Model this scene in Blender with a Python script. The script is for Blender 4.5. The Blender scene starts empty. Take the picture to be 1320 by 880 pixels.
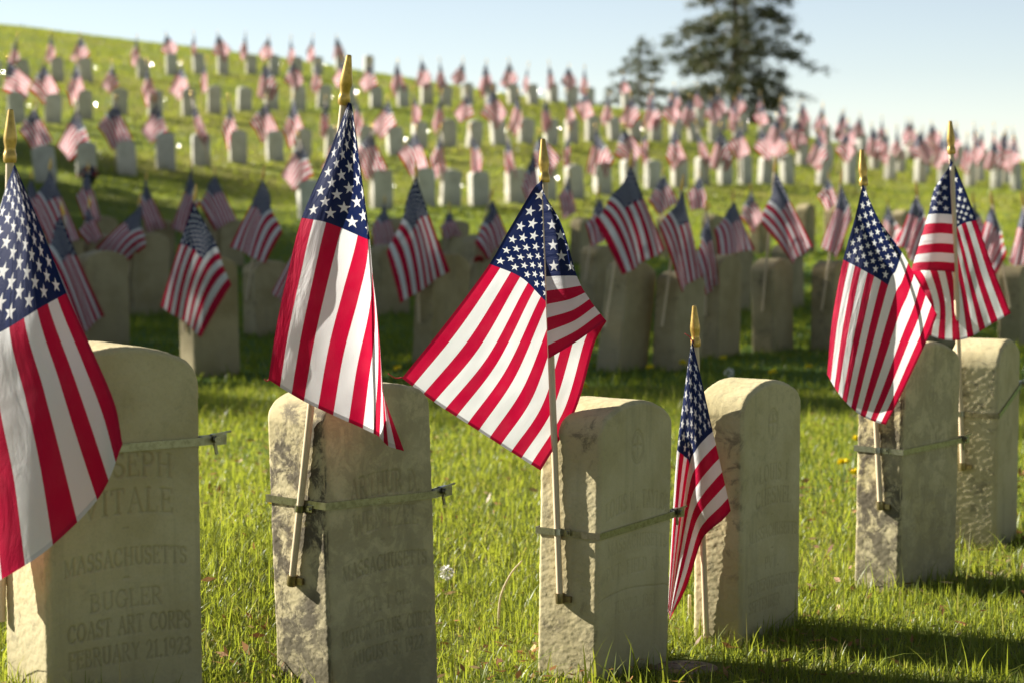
import bpy, math, random
import numpy as np
from mathutils import Vector, Matrix

random.seed(7)
RNG = np.random.default_rng(11)
SC = bpy.context.scene
COL = SC.collection
PI = math.pi
rad = math.radians

# ---------------------------------------------------------------- camera, sky, sun, exposure
FPX = 3000.0                      # focal length in pixels of the 1320 px wide photograph
CAMZ = 0.95
PITCH = math.atan(236.0 / FPX)
cam_data = bpy.data.cameras.new("camera")
cam = bpy.data.objects.new("camera", cam_data)
COL.objects.link(cam)
cam.location = (0, 0, CAMZ)
cam.rotation_euler = (PI / 2 - PITCH, 0, 0)
cam_data.sensor_width = 36.0
cam_data.lens = FPX / 1320.0 * 36.0
cam_data.clip_end = 3000
cam_data.dof.use_dof = True
cam_data.dof.focus_distance = 4.12
cam_data.dof.aperture_fstop = 6.6
SC.camera = cam

SUN_EL, SUN_AZ = rad(25.5), rad(-66)          # azimuth from +Y towards +X
SUND = Vector((math.sin(SUN_AZ) * math.cos(SUN_EL), math.cos(SUN_AZ) * math.cos(SUN_EL), math.sin(SUN_EL)))
world = bpy.data.worlds.new("World")
SC.world = world
world.use_nodes = True
wn = world.node_tree
sky = wn.nodes.new("ShaderNodeTexSky")
sky.sky_type = 'NISHITA'
sky.sun_disc = False
sky.sun_elevation = SUN_EL
sky.sun_rotation = SUN_AZ
sky.dust_density = 0.0
sky.air_density = 1.0
sky.ozone_density = 0.0
sky.altitude = 4000
bgn = wn.nodes.get("Background") or wn.nodes.new("ShaderNodeBackground")
bgn.inputs['Strength'].default_value = 0.050
hs = wn.nodes.new('ShaderNodeHueSaturation')
hs.inputs['Saturation'].default_value = 0.68
hs.inputs['Value'].default_value = 0.90
wn.links.new(sky.outputs[0], hs.inputs['Color'])
wn.links.new(hs.outputs[0], bgn.inputs['Color'])
sl = bpy.data.lights.new("sun", 'SUN')
sl.energy = 5.0
sl.angle = rad(0.53)
sl.color = (1.0, 0.95, 0.85)
sun = bpy.data.objects.new("sun", sl)
COL.objects.link(sun)
sun.rotation_euler = (-SUND).to_track_quat('-Z', 'Y').to_euler()
sun.location = (-20, 5, 15)
SC.view_settings.view_transform = 'Standard'
SC.view_settings.look = 'None'
SC.view_settings.gamma = 1
SC.view_settings.use_curve_mapping = False
SC.view_settings.exposure = 1.56
SC.cycles.use_denoising = True
try:
    SC.cycles.denoiser = 'OPENIMAGEDENOISE'
except Exception:
    pass
SC.cycles.max_bounces = 7
SC.cycles.diffuse_bounces = 4
SC.cycles.glossy_bounces = 3
SC.cycles.transmission_bounces = 5
SC.cycles.sample_clamp_indirect = 6

# ---------------------------------------------------------------- pixel <-> world
_F = np.array([0, math.cos(PITCH), -math.sin(PITCH)])
_U = np.array([0, math.sin(PITCH), math.cos(PITCH)])
_C = np.array([0, 0, CAMZ])


def ray(px, py):
    px = np.asarray(px, float)[..., None]
    py = np.asarray(py, float)[..., None]
    return _F + np.array([1.0, 0, 0]) * (px - 660) / FPX - _U * (py - 440) / FPX


def at(px, py, Y):
    """the point seen at photo pixel (px,py) that lies at distance Y"""
    r = ray(px, py)
    Y = np.asarray(Y, float)[..., None]
    return _C + r * (Y / r[..., 1:2])


# ---------------------------------------------------------------- terrain
UK = [-.30, -.22, -.10, 0, .10, .165, .22, .30]
GK = [.10, .10, .093, .084, .068, .037, .031, .030]
D0K = [23, 24, 28.5, 31, 36.5, 38, 38, 38]
DCK = [86, 83, 76, 66, 68, 69, 69, 69]


def ramp(t, w):
    return w * np.log1p(np.exp(np.clip(t / w, -40, 40))) * (t < 40 * w) + t * (t >= 40 * w)


def vnoise(p, seed=0):
    """3-D value noise in -1..1, p (...,3)"""
    p = np.asarray(p, float)
    i = np.floor(p).astype(np.int64)
    f = p - i
    f = f * f * (3 - 2 * f)

    def h(ix, iy, iz):
        n = (ix * 374761393 + iy * 668265263 + iz * 2147483647 + seed * 974711) & 0xffffffff
        n = ((n ^ (n >> 13)) * 1274126177) & 0xffffffff
        n = n ^ (n >> 16)
        return (n & 0xffffff) / float(0xffffff) * 2 - 1
    r = 0
    for dx in (0, 1):
        for dy in (0, 1):
            for dz in (0, 1):
                w = (f[..., 0] if dx else 1 - f[..., 0]) * (f[..., 1] if dy else 1 - f[..., 1]) * (f[..., 2] if dz else 1 - f[..., 2])
                r = r + w * h(i[..., 0] + dx, i[..., 1] + dy, i[..., 2] + dz)
    return r


def fbm(p, oct=3, seed=0):
    r, a, s = 0, 1.0, 1.0
    for k in range(oct):
        r = r + a * vnoise(np.asarray(p) * s + 17.3 * k, seed + k)
        a *= .5
        s *= 2.03
    return r / 1.75


def ground(x, y):
    x = np.asarray(x, float)
    y = np.asarray(y, float)
    u = np.clip(x / np.maximum(y, 2.0), -.30, .30)
    g = np.interp(u, UK, GK)
    d0 = np.interp(u, UK, D0K)
    dc = np.interp(u, UK, DCK)
    z = g * ramp(y - d0, 2.6) - (g + .05) * ramp(y - dc, 2.5)
    z = np.where(y < 10, 0, z)
    z = np.maximum(z, -2.5)
    t = np.clip((-x - .08) / .62, 0, 1)
    t = t * t * (3 - 2 * t)
    s = np.clip((y - 4.2) / 3.5, 0, 1)
    z = z + .15 * t * (1 - s * s * (3 - 2 * s))
    p = np.stack([x, y, np.zeros_like(x)], -1)
    z = z + .018 * fbm(p * .9, 2, 3) * np.clip((y - 6) / 6, 0, 1) + .035 * fbm(p * .25, 2, 5) * np.clip((y - 12) / 15, 0, 1)
    return z


def hit(px, py):
    """first point of the terrain along the ray through a pixel"""
    r = ray(px, py)
    r = r / r[1]
    Y = np.linspace(2.5, 95, 3701)
    P = _C + r * Y[:, None]
    below = P[:, 2] < ground(P[:, 0], P[:, 1])
    if not below.any():
        return None
    k = int(np.argmax(below))
    return P[k]


# ---------------------------------------------------------------- mesh helpers
def mesh(name, V, F, mats, uv=None, mi=None, smooth=True, attrs=None):
    """V (n,3); F (m,4) or (m,3) int array, or list of arrays"""
    me = bpy.data.meshes.new(name)
    if not isinstance(F, list):
        F = [F]
    F = [np.asarray(f, np.int64) for f in F if len(f)]
    V = np.ascontiguousarray(V, np.float32)
    nl = sum(f.size for f in F)
    nf = sum(len(f) for f in F)
    me.vertices.add(len(V))
    me.vertices.foreach_set('co', V.ravel())
    me.loops.add(nl)
    li = np.concatenate([f.ravel() for f in F]).astype(np.int32)
    me.loops.foreach_set('vertex_index', li)
    me.polygons.add(nf)
    tot = np.concatenate([np.full(len(f), f.shape[1]) for f in F])
    start = np.concatenate([[0], np.cumsum(tot)[:-1]]).astype(np.int32)
    me.polygons.foreach_set('loop_start', start)
    if mi is not None:
        me.polygons.foreach_set('material_index', np.asarray(mi, np.int32))
    me.polygons.foreach_set('use_smooth', np.full(nf, bool(smooth)))
    if uv is not None:
        l = me.uv_layers.new(name='UVMap')
        l.data.foreach_set('uv', np.asarray(uv, np.float32)[li].ravel())
    for k, a in (attrs or {}).items():
        at_ = me.attributes.new(k, 'FLOAT', 'POINT')
        at_.data.foreach_set('value', np.asarray(a, np.float32))
    for m in (mats if isinstance(mats, (list, tuple)) else [mats]):
        me.materials.append(m)
    me.update(calc_edges=True)
    me.validate()
    return me


def link(name, me, parent=None):
    o = bpy.data.objects.new(name, me)
    COL.objects.link(o)
    if parent is not None:
        o.parent = parent
    return o


def tag(o, label=None, cat=None, group=None, kind=None):
    if label:
        o['label'] = label
    if cat:
        o['category'] = cat
    if group:
        o['group'] = group
    if kind:
        o['kind'] = kind
    return o


def empty(name, loc, label, cat, group=None):
    o = bpy.data.objects.new(name, None)
    COL.objects.link(o)
    o.location = loc
    o.empty_display_size = .05
    return tag(o, label, cat, group)


def grid_faces(n, m, off=0):
    i = np.arange(n - 1)[:, None] * m + np.arange(m - 1)[None, :] + off
    return np.stack([i, i + 1, i + m + 1, i + m], -1).reshape(-1, 4)


class MB:
    """collects solids into one mesh"""
    def __init__(s):
        s.V, s.Q, s.T, s.n = [], [], [], 0

    def add(s, V, Q=None, T=None):
        V = np.asarray(V, float)
        if Q is not None and len(Q):
            s.Q.append(np.asarray(Q) + s.n)
        if T is not None and len(T):
            s.T.append(np.asarray(T) + s.n)
        s.V.append(V)
        s.n += len(V)

    def lathe(s, p0, p1, prof, n=12):
        """prof: list of (t along p0->p1, radius)"""
        p0, p1 = np.asarray(p0, float), np.asarray(p1, float)
        d = p1 - p0
        L = np.linalg.norm(d)
        d = d / L
        a = np.cross(d, [0.31, 0.95, 0.1])
        a /= np.linalg.norm(a)
        b = np.cross(d, a)
        ang = np.arange(n) * 2 * PI / n
        V = []
        for t, r in prof:
            V.append(p0 + d * L * t + r * (np.cos(ang)[:, None] * a + np.sin(ang)[:, None] * b))
        k = len(prof)
        V = np.concatenate(V + [[p0 + d * L * prof[0][0]], [p0 + d * L * prof[-1][0]]])
        Q, T = [], []
        for i in range(k - 1):
            for j in range(n):
                j2 = (j + 1) % n
                Q.append((i * n + j, i * n + j2, (i + 1) * n + j2, (i + 1) * n + j))
        for j in range(n):
            j2 = (j + 1) % n
            T.append((k * n, j2, j))
            T.append((k * n + 1, (k - 1) * n + j, (k - 1) * n + j2))
        s.add(V, Q, T)

    def tube(s, pts, r, n=8):
        pts = np.asarray(pts, float)
        r = np.broadcast_to(np.asarray(r, float), (len(pts),))
        tan = np.gradient(pts, axis=0)
        tan /= np.linalg.norm(tan, axis=1)[:, None] + 1e-12
        a = np.cross(tan, [0.3, 0.9, 0.33])
        a /= np.linalg.norm(a, axis=1)[:, None] + 1e-12
        b = np.cross(tan, a)
        ang = np.arange(n) * 2 * PI / n
        V = (pts[:, None, :] + r[:, None, None] * (np.cos(ang)[None, :, None] * a[:, None, :] + np.sin(ang)[None, :, None] * b[:, None, :])).reshape(-1, 3)
        Q = []
        for i in range(len(pts) - 1):
            for j in range(n):
                j2 = (j + 1) % n
                Q.append((i * n + j, i * n + j2, (i + 1) * n + j2, (i + 1) * n + j))
        k = len(V)
        V = np.concatenate([V, pts[:1], pts[-1:]])
        T = []
        for j in range(n):
            j2 = (j + 1) % n
            T.append((k, j2, j))
            T.append((k + 1, (len(pts) - 1) * n + j, (len(pts) - 1) * n + j2))
        s.add(V, Q, T)

    def box(s, c, half, ax=None):
        ax = np.eye(3) if ax is None else np.asarray(ax, float)
        sg = np.array([[x, y, z] for x in (-1, 1) for y in (-1, 1) for z in (-1, 1)], float) * np.asarray(half)
        V = np.asarray(c) + sg @ ax
        s.add(V, [(0, 1, 3, 2), (4, 6, 7, 5), (0, 4, 5, 1), (2, 3, 7, 6), (0, 2, 6, 4), (1, 5, 7, 3)])

    def mesh(s, name, mats, smooth=True):
        F = []
        if s.Q:
            F.append(np.concatenate(s.Q))
        if s.T:
            F.append(np.concatenate(s.T))
        return mesh(name, np.concatenate(s.V), F, mats, smooth=smooth)


def sharp(me, deg=35):
    try:
        me.set_sharp_from_angle(angle=rad(deg))
    except Exception:
        pass
    return me


# ---------------------------------------------------------------- node helpers
class NT:
    def __init__(s, name):
        s.m = bpy.data.materials.new(name)
        s.m.use_nodes = True
        s.t = s.m.node_tree
        for n in list(s.t.nodes):
            s.t.nodes.remove(n)
        s.out = s.t.nodes.new('ShaderNodeOutputMaterial')

    def n(s, typ, **kw):
        nd = s.t.nodes.new(typ)
        for k, v in kw.items():
            setattr(nd, k, v)
        return nd

    def l(s, a, b):
        s.t.links.new(a, b)

    def m_(s, op, a, b=None, c=None):
        nd = s.n('ShaderNodeMath', operation=op)
        for i, v in enumerate((a, b, c)):
            if v is None:
                continue
            if hasattr(v, 'is_output'):
                s.l(v, nd.inputs[i])
            else:
                nd.inputs[i].default_value = v
        return nd.outputs[0]

    def mix(s, f, a, b, mode='MIX'):
        nd = s.n('ShaderNodeMix', data_type='RGBA', blend_type=mode)
        for i, v in ((0, f), (6, a), (7, b)):
            if hasattr(v, 'is_output'):
                s.l(v, nd.inputs[i])
            elif i == 0:
                nd.inputs[0].default_value = v
            else:
                nd.inputs[i].default_value = tuple(v) + (1,) if len(v) == 3 else v
        return nd.outputs[2]

    def noise(s, vec, scale, detail=4, rough=.55, dist=0):
        nd = s.n('ShaderNodeTexNoise')
        nd.inputs['Scale'].default_value = scale
        nd.inputs['Detail'].default_value = detail
        nd.inputs['Roughness'].default_value = rough
        nd.inputs['Distortion'].default_value = dist
        if vec is not None:
            s.l(vec, nd.inputs['Vector'])
        return nd.outputs[0]

    def ss(s, v, lo, hi):
        nd = s.n('ShaderNodeMapRange', interpolation_type='SMOOTHSTEP')
        s.l(v, nd.inputs[0])
        nd.inputs[1].default_value = lo
        nd.inputs[2].default_value = hi
        return nd.outputs[0]

    def bsdf(s, col, rough=.8, metal=0., bump=None, bstr=.3, bdist=.002, spec=.3):
        b = s.n('ShaderNodeBsdfPrincipled')
        if hasattr(col, 'is_output'):
            s.l(col, b.inputs['Base Color'])
        else:
            b.inputs['Base Color'].default_value = tuple(col) + (1,)
        if hasattr(rough, 'is_output'):
            s.l(rough, b.inputs['Roughness'])
        else:
            b.inputs['Roughness'].default_value = rough
        b.inputs['Metallic'].default_value = metal
        b.inputs['Specular IOR Level'].default_value = spec
        if bump is not None:
            bp = s.n('ShaderNodeBump')
            bp.inputs['Strength'].default_value = bstr
            bp.inputs['Distance'].default_value = bdist
            s.l(bump, bp.inputs['Height'])
            s.l(bp.outputs[0], b.inputs['Normal'])
        s.l(b.outputs[0], s.out.inputs[0])
        return b


def obj_coord(t):
    tc = t.n('ShaderNodeTexCoord')
    oi = t.n('ShaderNodeObjectInfo')
    add = t.n('ShaderNodeVectorMath', operation='ADD')
    t.l(tc.outputs['Object'], add.inputs[0])
    sc = t.m_('MULTIPLY', oi.outputs['Random'], 40.0)
    cmb = t.n('ShaderNodeCombineXYZ')
    t.l(sc, cmb.inputs[0])
    t.l(sc, cmb.inputs[1])
    t.l(cmb.outputs[0], add.inputs[1])
    return add.outputs[0], tc.outputs['Object'], oi.outputs['Random']


# ---------------------------------------------------------------- materials
def mat_flag():
    t = NT('flag_cloth')
    uvn = t.n('ShaderNodeUVMap')
    sp = t.n('ShaderNodeSeparateXYZ')
    t.l(uvn.outputs[0], sp.inputs[0])
    u, v = sp.outputs[0], sp.outputs[1]
    # thirteen stripes, red first
    k = t.m_('FLOOR', t.m_('MULTIPLY', v, 13.0))
    white = t.m_('MODULO', k, 2.0)                 # 0 red, 1 white
    # canton
    inc = t.m_('MULTIPLY', t.m_('LESS_THAN', u, .40), t.m_('GREATER_THAN', v, 6 / 13))
    cx = t.m_('MULTIPLY', u, 12 / .40)
    cy = t.m_('MULTIPLY', t.m_('SUBTRACT', v, 6 / 13), 10 / (7 / 13))

    def lattice(o):
        fx = t.m_('SUBTRACT', t.m_('MODULO', t.m_('ADD', cx, 1.0 + o), 2.0), 1.0)
        fy = t.m_('SUBTRACT', t.m_('MODULO', t.m_('ADD', cy, 1.0 + o), 2.0), 1.0)
        fx = t.m_('MULTIPLY', fx, .93)
        r = t.m_('SQRT', t.m_('ADD', t.m_('MULTIPLY', fx, fx), t.m_('MULTIPLY', fy, fy)))
        a = t.m_('ARCTAN2', fx, fy)
        w = 2 * PI / 5
        am = t.m_('ABSOLUTE', t.m_('SUBTRACT', t.m_('MODULO', t.m_('ADD', a, w * 2.5 + w), w), w / 2))
        e = t.m_('ADD', t.m_('MULTIPLY', r, t.m_('COSINE', am)), t.m_('MULTIPLY', t.m_('MULTIPLY', r, t.m_('SINE', am)), 3.078))
        return t.m_('LESS_THAN', e, .60)
    odd = lattice(1.0)
    even = lattice(0.0)

    def between(x, lo, hi):
        return t.m_('MULTIPLY', t.m_('GREATER_THAN', x, lo), t.m_('LESS_THAN', x, hi))
    even = t.m_('MULTIPLY', even, t.m_('MULTIPLY', between(cx, 1.0, 11.0), between(cy, 1.0, 9.0)))
    star = t.m_('MAXIMUM', odd, even)
    stripe = t.mix(white, (.50, .006, .048), (.73, .73, .725))
    cant = t.mix(star, (.008, .018, .082), (.73, .73, .725))
    col = t.mix(inc, stripe, cant)
    # slight fading of the dye
    tc = t.n('ShaderNodeTexCoord')
    nz = t.noise(uvn.outputs[0], 9, 4)
    col = t.mix(t.m_('MULTIPLY', t.ss(nz, .35, .75), .025), col, (.62, .58, .55))
    # hems: a folded double edge
    hem = t.m_('MAXIMUM', t.m_('GREATER_THAN', v, .982), t.m_('MAXIMUM', t.m_('LESS_THAN', v, .018), t.m_('GREATER_THAN', u, .988)))
    col = t.mix(t.m_('MULTIPLY', hem, .45), col, t.mix(1.0, col, (.55, .45, .45), 'MULTIPLY'))
    # weave
    wv = t.n('ShaderNodeTexWave', wave_type='BANDS', bands_direction='X')
    wv.inputs['Scale'].default_value = 90
    t.l(uvn.outputs[0], wv.inputs['Vector'])
    nz2 = t.noise(uvn.outputs[0], 160, 2)
    mpc = t.n('ShaderNodeMapping')
    mpc.inputs['Scale'].default_value = (3.2, 9, 1)
    mpc.inputs['Rotation'].default_value = (0, 0, .5)
    t.l(uvn.outputs[0], mpc.inputs[0])
    nz3 = t.noise(mpc.outputs[0], 1.6, 5, .55, .6)
    h = t.m_('ADD', t.m_('ADD', t.m_('MULTIPLY', nz2, .6), t.m_('MULTIPLY', wv.outputs[1], .2)), t.m_('MULTIPLY', nz3, 9.0))
    bp = t.n('ShaderNodeBump')
    bp.inputs['Strength'].default_value = .55
    bp.inputs['Distance'].default_value = .001
    t.l(h, bp.inputs['Height'])
    d = t.n('ShaderNodeBsdfDiffuse')
    t.l(col, d.inputs[0])
    t.l(bp.outputs[0], d.inputs['Normal'])
    tr = t.n('ShaderNodeBsdfTranslucent')
    tcol = t.mix(.35, col, t.mix(1.0, col, col, 'MULTIPLY'))
    t.l(tcol, tr.inputs[0])
    mx = t.n('ShaderNodeMixShader')
    fac = t.m_('SUBTRACT', .52, t.m_('MULTIPLY', hem, .34))
    t.l(fac, mx.inputs[0])
    t.l(d.outputs[0], mx.inputs[1])
    t.l(tr.outputs[0], mx.inputs[2])
    gl = t.n('ShaderNodeBsdfGlossy')
    gl.inputs['Roughness'].default_value = .55
    t.l(bp.outputs[0], gl.inputs['Normal'])
    m2 = t.n('ShaderNodeMixShader')
    m2.inputs[0].default_value = .008
    t.l(mx.outputs[0], m2.inputs[1])
    t.l(gl.outputs[0], m2.inputs[2])
    t.l(m2.outputs[0], t.out.inputs[0])
    return t.m


def mat_stone(name, base=(.58, .50, .29), dark=(.46, .385, .20), lichen=.5, grime=(.10, .085, .06), low=.35, th=(.50, .64, .42, .62)):
    t = NT(name)
    P, O, R = obj_coord(t)
    n1 = t.noise(P, 7, 5, .6)
    col = t.mix(t.ss(n1, .35, .68), base, dark)
    # per-stone tone
    col = t.mix(t.m_('MULTIPLY', R, .28), col, (.42, .36, .22))
    # grain of the marble
    n2 = t.noise(P, 260, 3, .7)
    col = t.mix(t.m_('MULTIPLY', t.ss(n2, .45, .75), .22), col, (.24, .22, .18))
    # lichen and black crust
    n3 = t.noise(P, 26, 7, .72, .5)
    n4 = t.noise(P, 6.5, 3, .5)
    li = t.m_('MULTIPLY', t.ss(n3, th[0], th[1]), t.ss(n4, th[2], th[3]))
    # rough-cut narrow sides carry far more of it
    g = t.n('ShaderNodeNewGeometry')
    vt = t.n('ShaderNodeVectorTransform', vector_type='NORMAL', convert_from='WORLD', convert_to='OBJECT')
    t.l(g.outputs['Normal'], vt.inputs[0])
    sx = t.n('ShaderNodeSeparateXYZ')
    t.l(vt.outputs[0], sx.inputs[0])
    side = t.ss(t.m_('ABSOLUTE', sx.outputs[0]), .5, .9)
    li = t.m_('MULTIPLY', li, t.m_('ADD', .30, t.m_('MULTIPLY', side, .7)))
    col = t.mix(t.m_('MULTIPLY', li, lichen), col, grime)
    # soil splash near the ground and long rain streaks
    so = t.n('ShaderNodeSeparateXYZ')
    t.l(O, so.inputs[0])
    mp = t.n('ShaderNodeMapping')
    mp.inputs['Scale'].default_value = (26, 26, 2.2)
    t.l(P, mp.inputs[0])
    n5 = t.noise(mp.outputs[0], 1.0, 4, .6)
    col = t.mix(t.m_('MULTIPLY', t.ss(n5, .52, .72), .30), col, (.22, .20, .13))
    splash = t.m_('MULTIPLY', t.ss(t.m_('ADD', so.outputs[2], t.m_('MULTIPLY', t.m_('SUBTRACT', n1, .5), .22)), .22, .02), low)
    col = t.mix(splash, col, (.17, .15, .09))
    # dirt held in the carved letters
    at_ = t.n('ShaderNodeAttribute', attribute_name='carve')
    col = t.mix(t.m_('MULTIPLY', at_.outputs['Fac'], .22), col, (.17, .15, .09))
    b = t.m_('ADD', t.m_('MULTIPLY', n2, .35), t.m_('ADD', t.m_('MULTIPLY', n3, t.m_('ADD', .35, t.m_('MULTIPLY', side, 1.1))), t.m_('MULTIPLY', li, .5)))
    t.bsdf(col, .86, bump=b, bstr=.42, bdist=.0012, spec=.18)
    return t.m


def mat_simple(name, col, rough=.6, metal=0., var=.25, scale=60, dark=None, bstr=.15, stretch=None):
    t = NT(name)
    P, O, R = obj_coord(t)
    if stretch:
        mp = t.n('ShaderNodeMapping')
        mp.inputs['Scale'].default_value = stretch
        t.l(P, mp.inputs[0])
        P = mp.outputs[0]
    n1 = t.noise(P, scale, 4, .6)
    d = dark or tuple(c * .55 for c in col)
    c = t.mix(t.m_('MULTIPLY', t.ss(n1, .4, .7), var), col, d)
    rr = t.m_('ADD', rough - .08, t.m_('MULTIPLY', n1, .16))
    t.bsdf(c, rr, metal, bump=n1, bstr=bstr, bdist=.0008, spec=.4)
    return t.m


def mat_leaf(name, c1, c2, c3, trans=.45, gloss=.04, attr='tint'):
    t = NT(name)
    at_ = t.n('ShaderNodeAttribute', attribute_name=attr)
    f = at_.outputs['Fac']
    c = t.mix(t.ss(f, 0, .55), c1, c2)
    c = t.mix(t.ss(f, .62, .95), c, c3)
    d = t.n('ShaderNodeBsdfDiffuse')
    t.l(c, d.inputs[0])
    tr = t.n('ShaderNodeBsdfTranslucent')
    tc = t.mix(.5, c, (.44, .46, .03), 'MIX') if trans > .3 else c
    t.l(tc, tr.inputs[0])
    mx = t.n('ShaderNodeMixShader')
    mx.inputs[0].default_value = trans
    t.l(d.outputs[0], mx.inputs[1])
    t.l(tr.outputs[0], mx.inputs[2])
    g = t.n('ShaderNodeBsdfGlossy')
    g.inputs['Roughness'].default_value = .42
    m2 = t.n('ShaderNodeMixShader')
    m2.inputs[0].default_value = gloss
    t.l(mx.outputs[0], m2.inputs[1])
    t.l(g.outputs[0], m2.inputs[2])
    t.l(m2.outputs[0], t.out.inputs[0])
    return t.m


def mat_ground():
    t = NT('turf_soil')
    tc = t.n('ShaderNodeTexCoord')
    P = tc.outputs['Object']
    a = t.noise(P, 1.4, 5, .6)
    b = t.noise(P, 22, 5, .65)
    c = t.noise(P, .28, 4, .55)
    col = t.mix(t.ss(b, .35, .7), (.085, .115, .020), (.150, .155, .040))
    col = t.mix(t.m_('MULTIPLY', t.ss(a, .50, .70), .55), col, (.125, .092, .040))
    # mown slope further off: turf colour
    so = t.n('ShaderNodeSeparateXYZ')
    t.l(P, so.inputs[0])
    far = t.ss(so.outputs[1], 5.5, 8.5)
    turf = t.mix(t.ss(c, .38, .64), (.140, .175, .020), (.230, .215, .038))
    shaded_turf = t.mix(t.ss(c, .38, .64), (.055, .125, .022), (.095, .160, .028))  # darker green: tree shade over the middle rows put into the turf colour
    turf = t.mix(t.ss(so.outputs[1], 22, 34), shaded_turf, turf)
    turf = t.mix(t.m_('MULTIPLY', t.ss(a, .45, .70), .5), turf, (.095, .135, .022))
    turf = t.mix(t.m_('MULTIPLY', t.ss(b, .45, .75), .35), turf, (.16, .15, .06))
    col = t.mix(far, col, turf)
    t.bsdf(col, .95, bump=b, bstr=.6, bdist=.02, spec=.1)
    return t.m


M = {}
M['flag'] = mat_flag()
M['stone1'] = mat_stone('marble_weathered', lichen=.65)
M['stone2'] = mat_stone('marble_crusted', base=(.57, .49, .29), lichen=.95, grime=(.085, .07, .05), low=.5, th=(.40, .56, .26, .50))
M['stone_mid'] = mat_stone('marble_shaded', base=(.40, .33, .185), dark=(.29, .235, .115), lichen=.6)  # darker copy of the marble: shade on the rows behind put into its colour
M['stone_far'] = mat_stone('marble_grey', base=(.64, .62, .55), dark=(.50, .48, .41), lichen=.5)
M['wood'] = mat_simple('flag_stick_wood', (.62, .50, .33), .5, 0, .35, 8, (.42, .30, .17), .1, (60, 60, 3))
M['gold'] = mat_simple('gold_finial', (.56, .37, .10), .34, .75, .5, 120, (.28, .17, .04), .1)
M['steel'] = mat_simple('strap_steel', (.36, .34, .27), .30, 1.0, .7, 90, (.18, .165, .10), .08)
M['buckle'] = mat_simple('buckle_steel', (.80, .78, .74), .27, 1.0, .1, 90, (.5, .48, .42), .02)
M['brass'] = mat_simple('cup_brass', (.34, .27, .14), .38, .9, .5, 150, (.16, .11, .06), .1)
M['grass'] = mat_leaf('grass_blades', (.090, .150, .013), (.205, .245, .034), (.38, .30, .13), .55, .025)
M['needle'] = mat_leaf('conifer_needles', (.045, .060, .024), (.105, .110, .038), (.160, .120, .050), .25, .03)
M['leaf'] = mat_leaf('tree_leaves', (.060, .085, .018), (.095, .115, .028), (.13, .12, .04), .35, .03)
M['bark'] = mat_simple('bark', (.12, .09, .065), .9, 0, .7, 14, (.05, .04, .03), .6, (6, 6, 1.2))
M['soil'] = mat_ground()
M['yellow'] = mat_simple('dandelion_yellow', (.86, .72, .015), .7, 0, .3, 200, (.70, .36, .01))
M['stem'] = mat_simple('plant_stem', (.16, .20, .06), .6, 0, .3, 80)
M['fluff'] = mat_simple('seed_fluff', (.72, .70, .66), .9, 0, .2, 200)
M['rust'] = mat_simple('rusty_iron', (.27, .19, .14), .75, .1, .8, 60, (.07, .045, .035), .5)
M['red'] = mat_simple('red_petal', (.50, .02, .03), .7, 0, .4, 60)
M['navy'] = mat_simple('navy_petal', (.02, .03, .12), .7, 0, .4, 60)
M['pot'] = mat_simple('dark_foil', (.02, .03, .02), .5, 0, .4, 40)
M['straw'] = mat_simple('dry_straw', (.55, .45, .27), .8, 0, .4, 60)

# ---------------------------------------------------------------- ground sheet
def build_ground():
    ys = np.concatenate([np.linspace(-24, 2, 14), np.linspace(2.1, 12, 130), np.linspace(12.2, 95, 300), np.linspace(96, 118, 23)])
    s = np.concatenate([-np.geomspace(48, 6.2, 22), np.linspace(-6, 6, 161), np.geomspace(6.2, 48, 22)])
    # columns fan out with distance so that the sheet stays fine near and reaches far
    fan = 1 + np.clip(ys - 8, 0, 900) * .03
    X = np.clip(s[None, :] * np.maximum(fan[:, None], 1), -62, 62) + s[None, :] * .01
    Y = np.broadcast_to(ys[:, None], X.shape)
    Z = ground(X, Y)
    V = np.stack([X, Y, Z], -1).reshape(-1, 3)
    me = mesh('ground', V, grid_faces(len(ys), len(s))[:, ::-1], M['soil'])
    o = link('ground', me)
    tag(o, 'grassy cemetery ground rising to a hill', None, None, 'structure')


build_ground()

# ---------------------------------------------------------------- carved lettering (strokes in a unit-high box)
def arc(cx, cy, rx, ry, a0, a1, n=10):
    a = np.linspace(rad(a0), rad(a1), n)
    return [(cx + rx * math.cos(x), cy + ry * math.sin(x)) for x in a]


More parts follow.
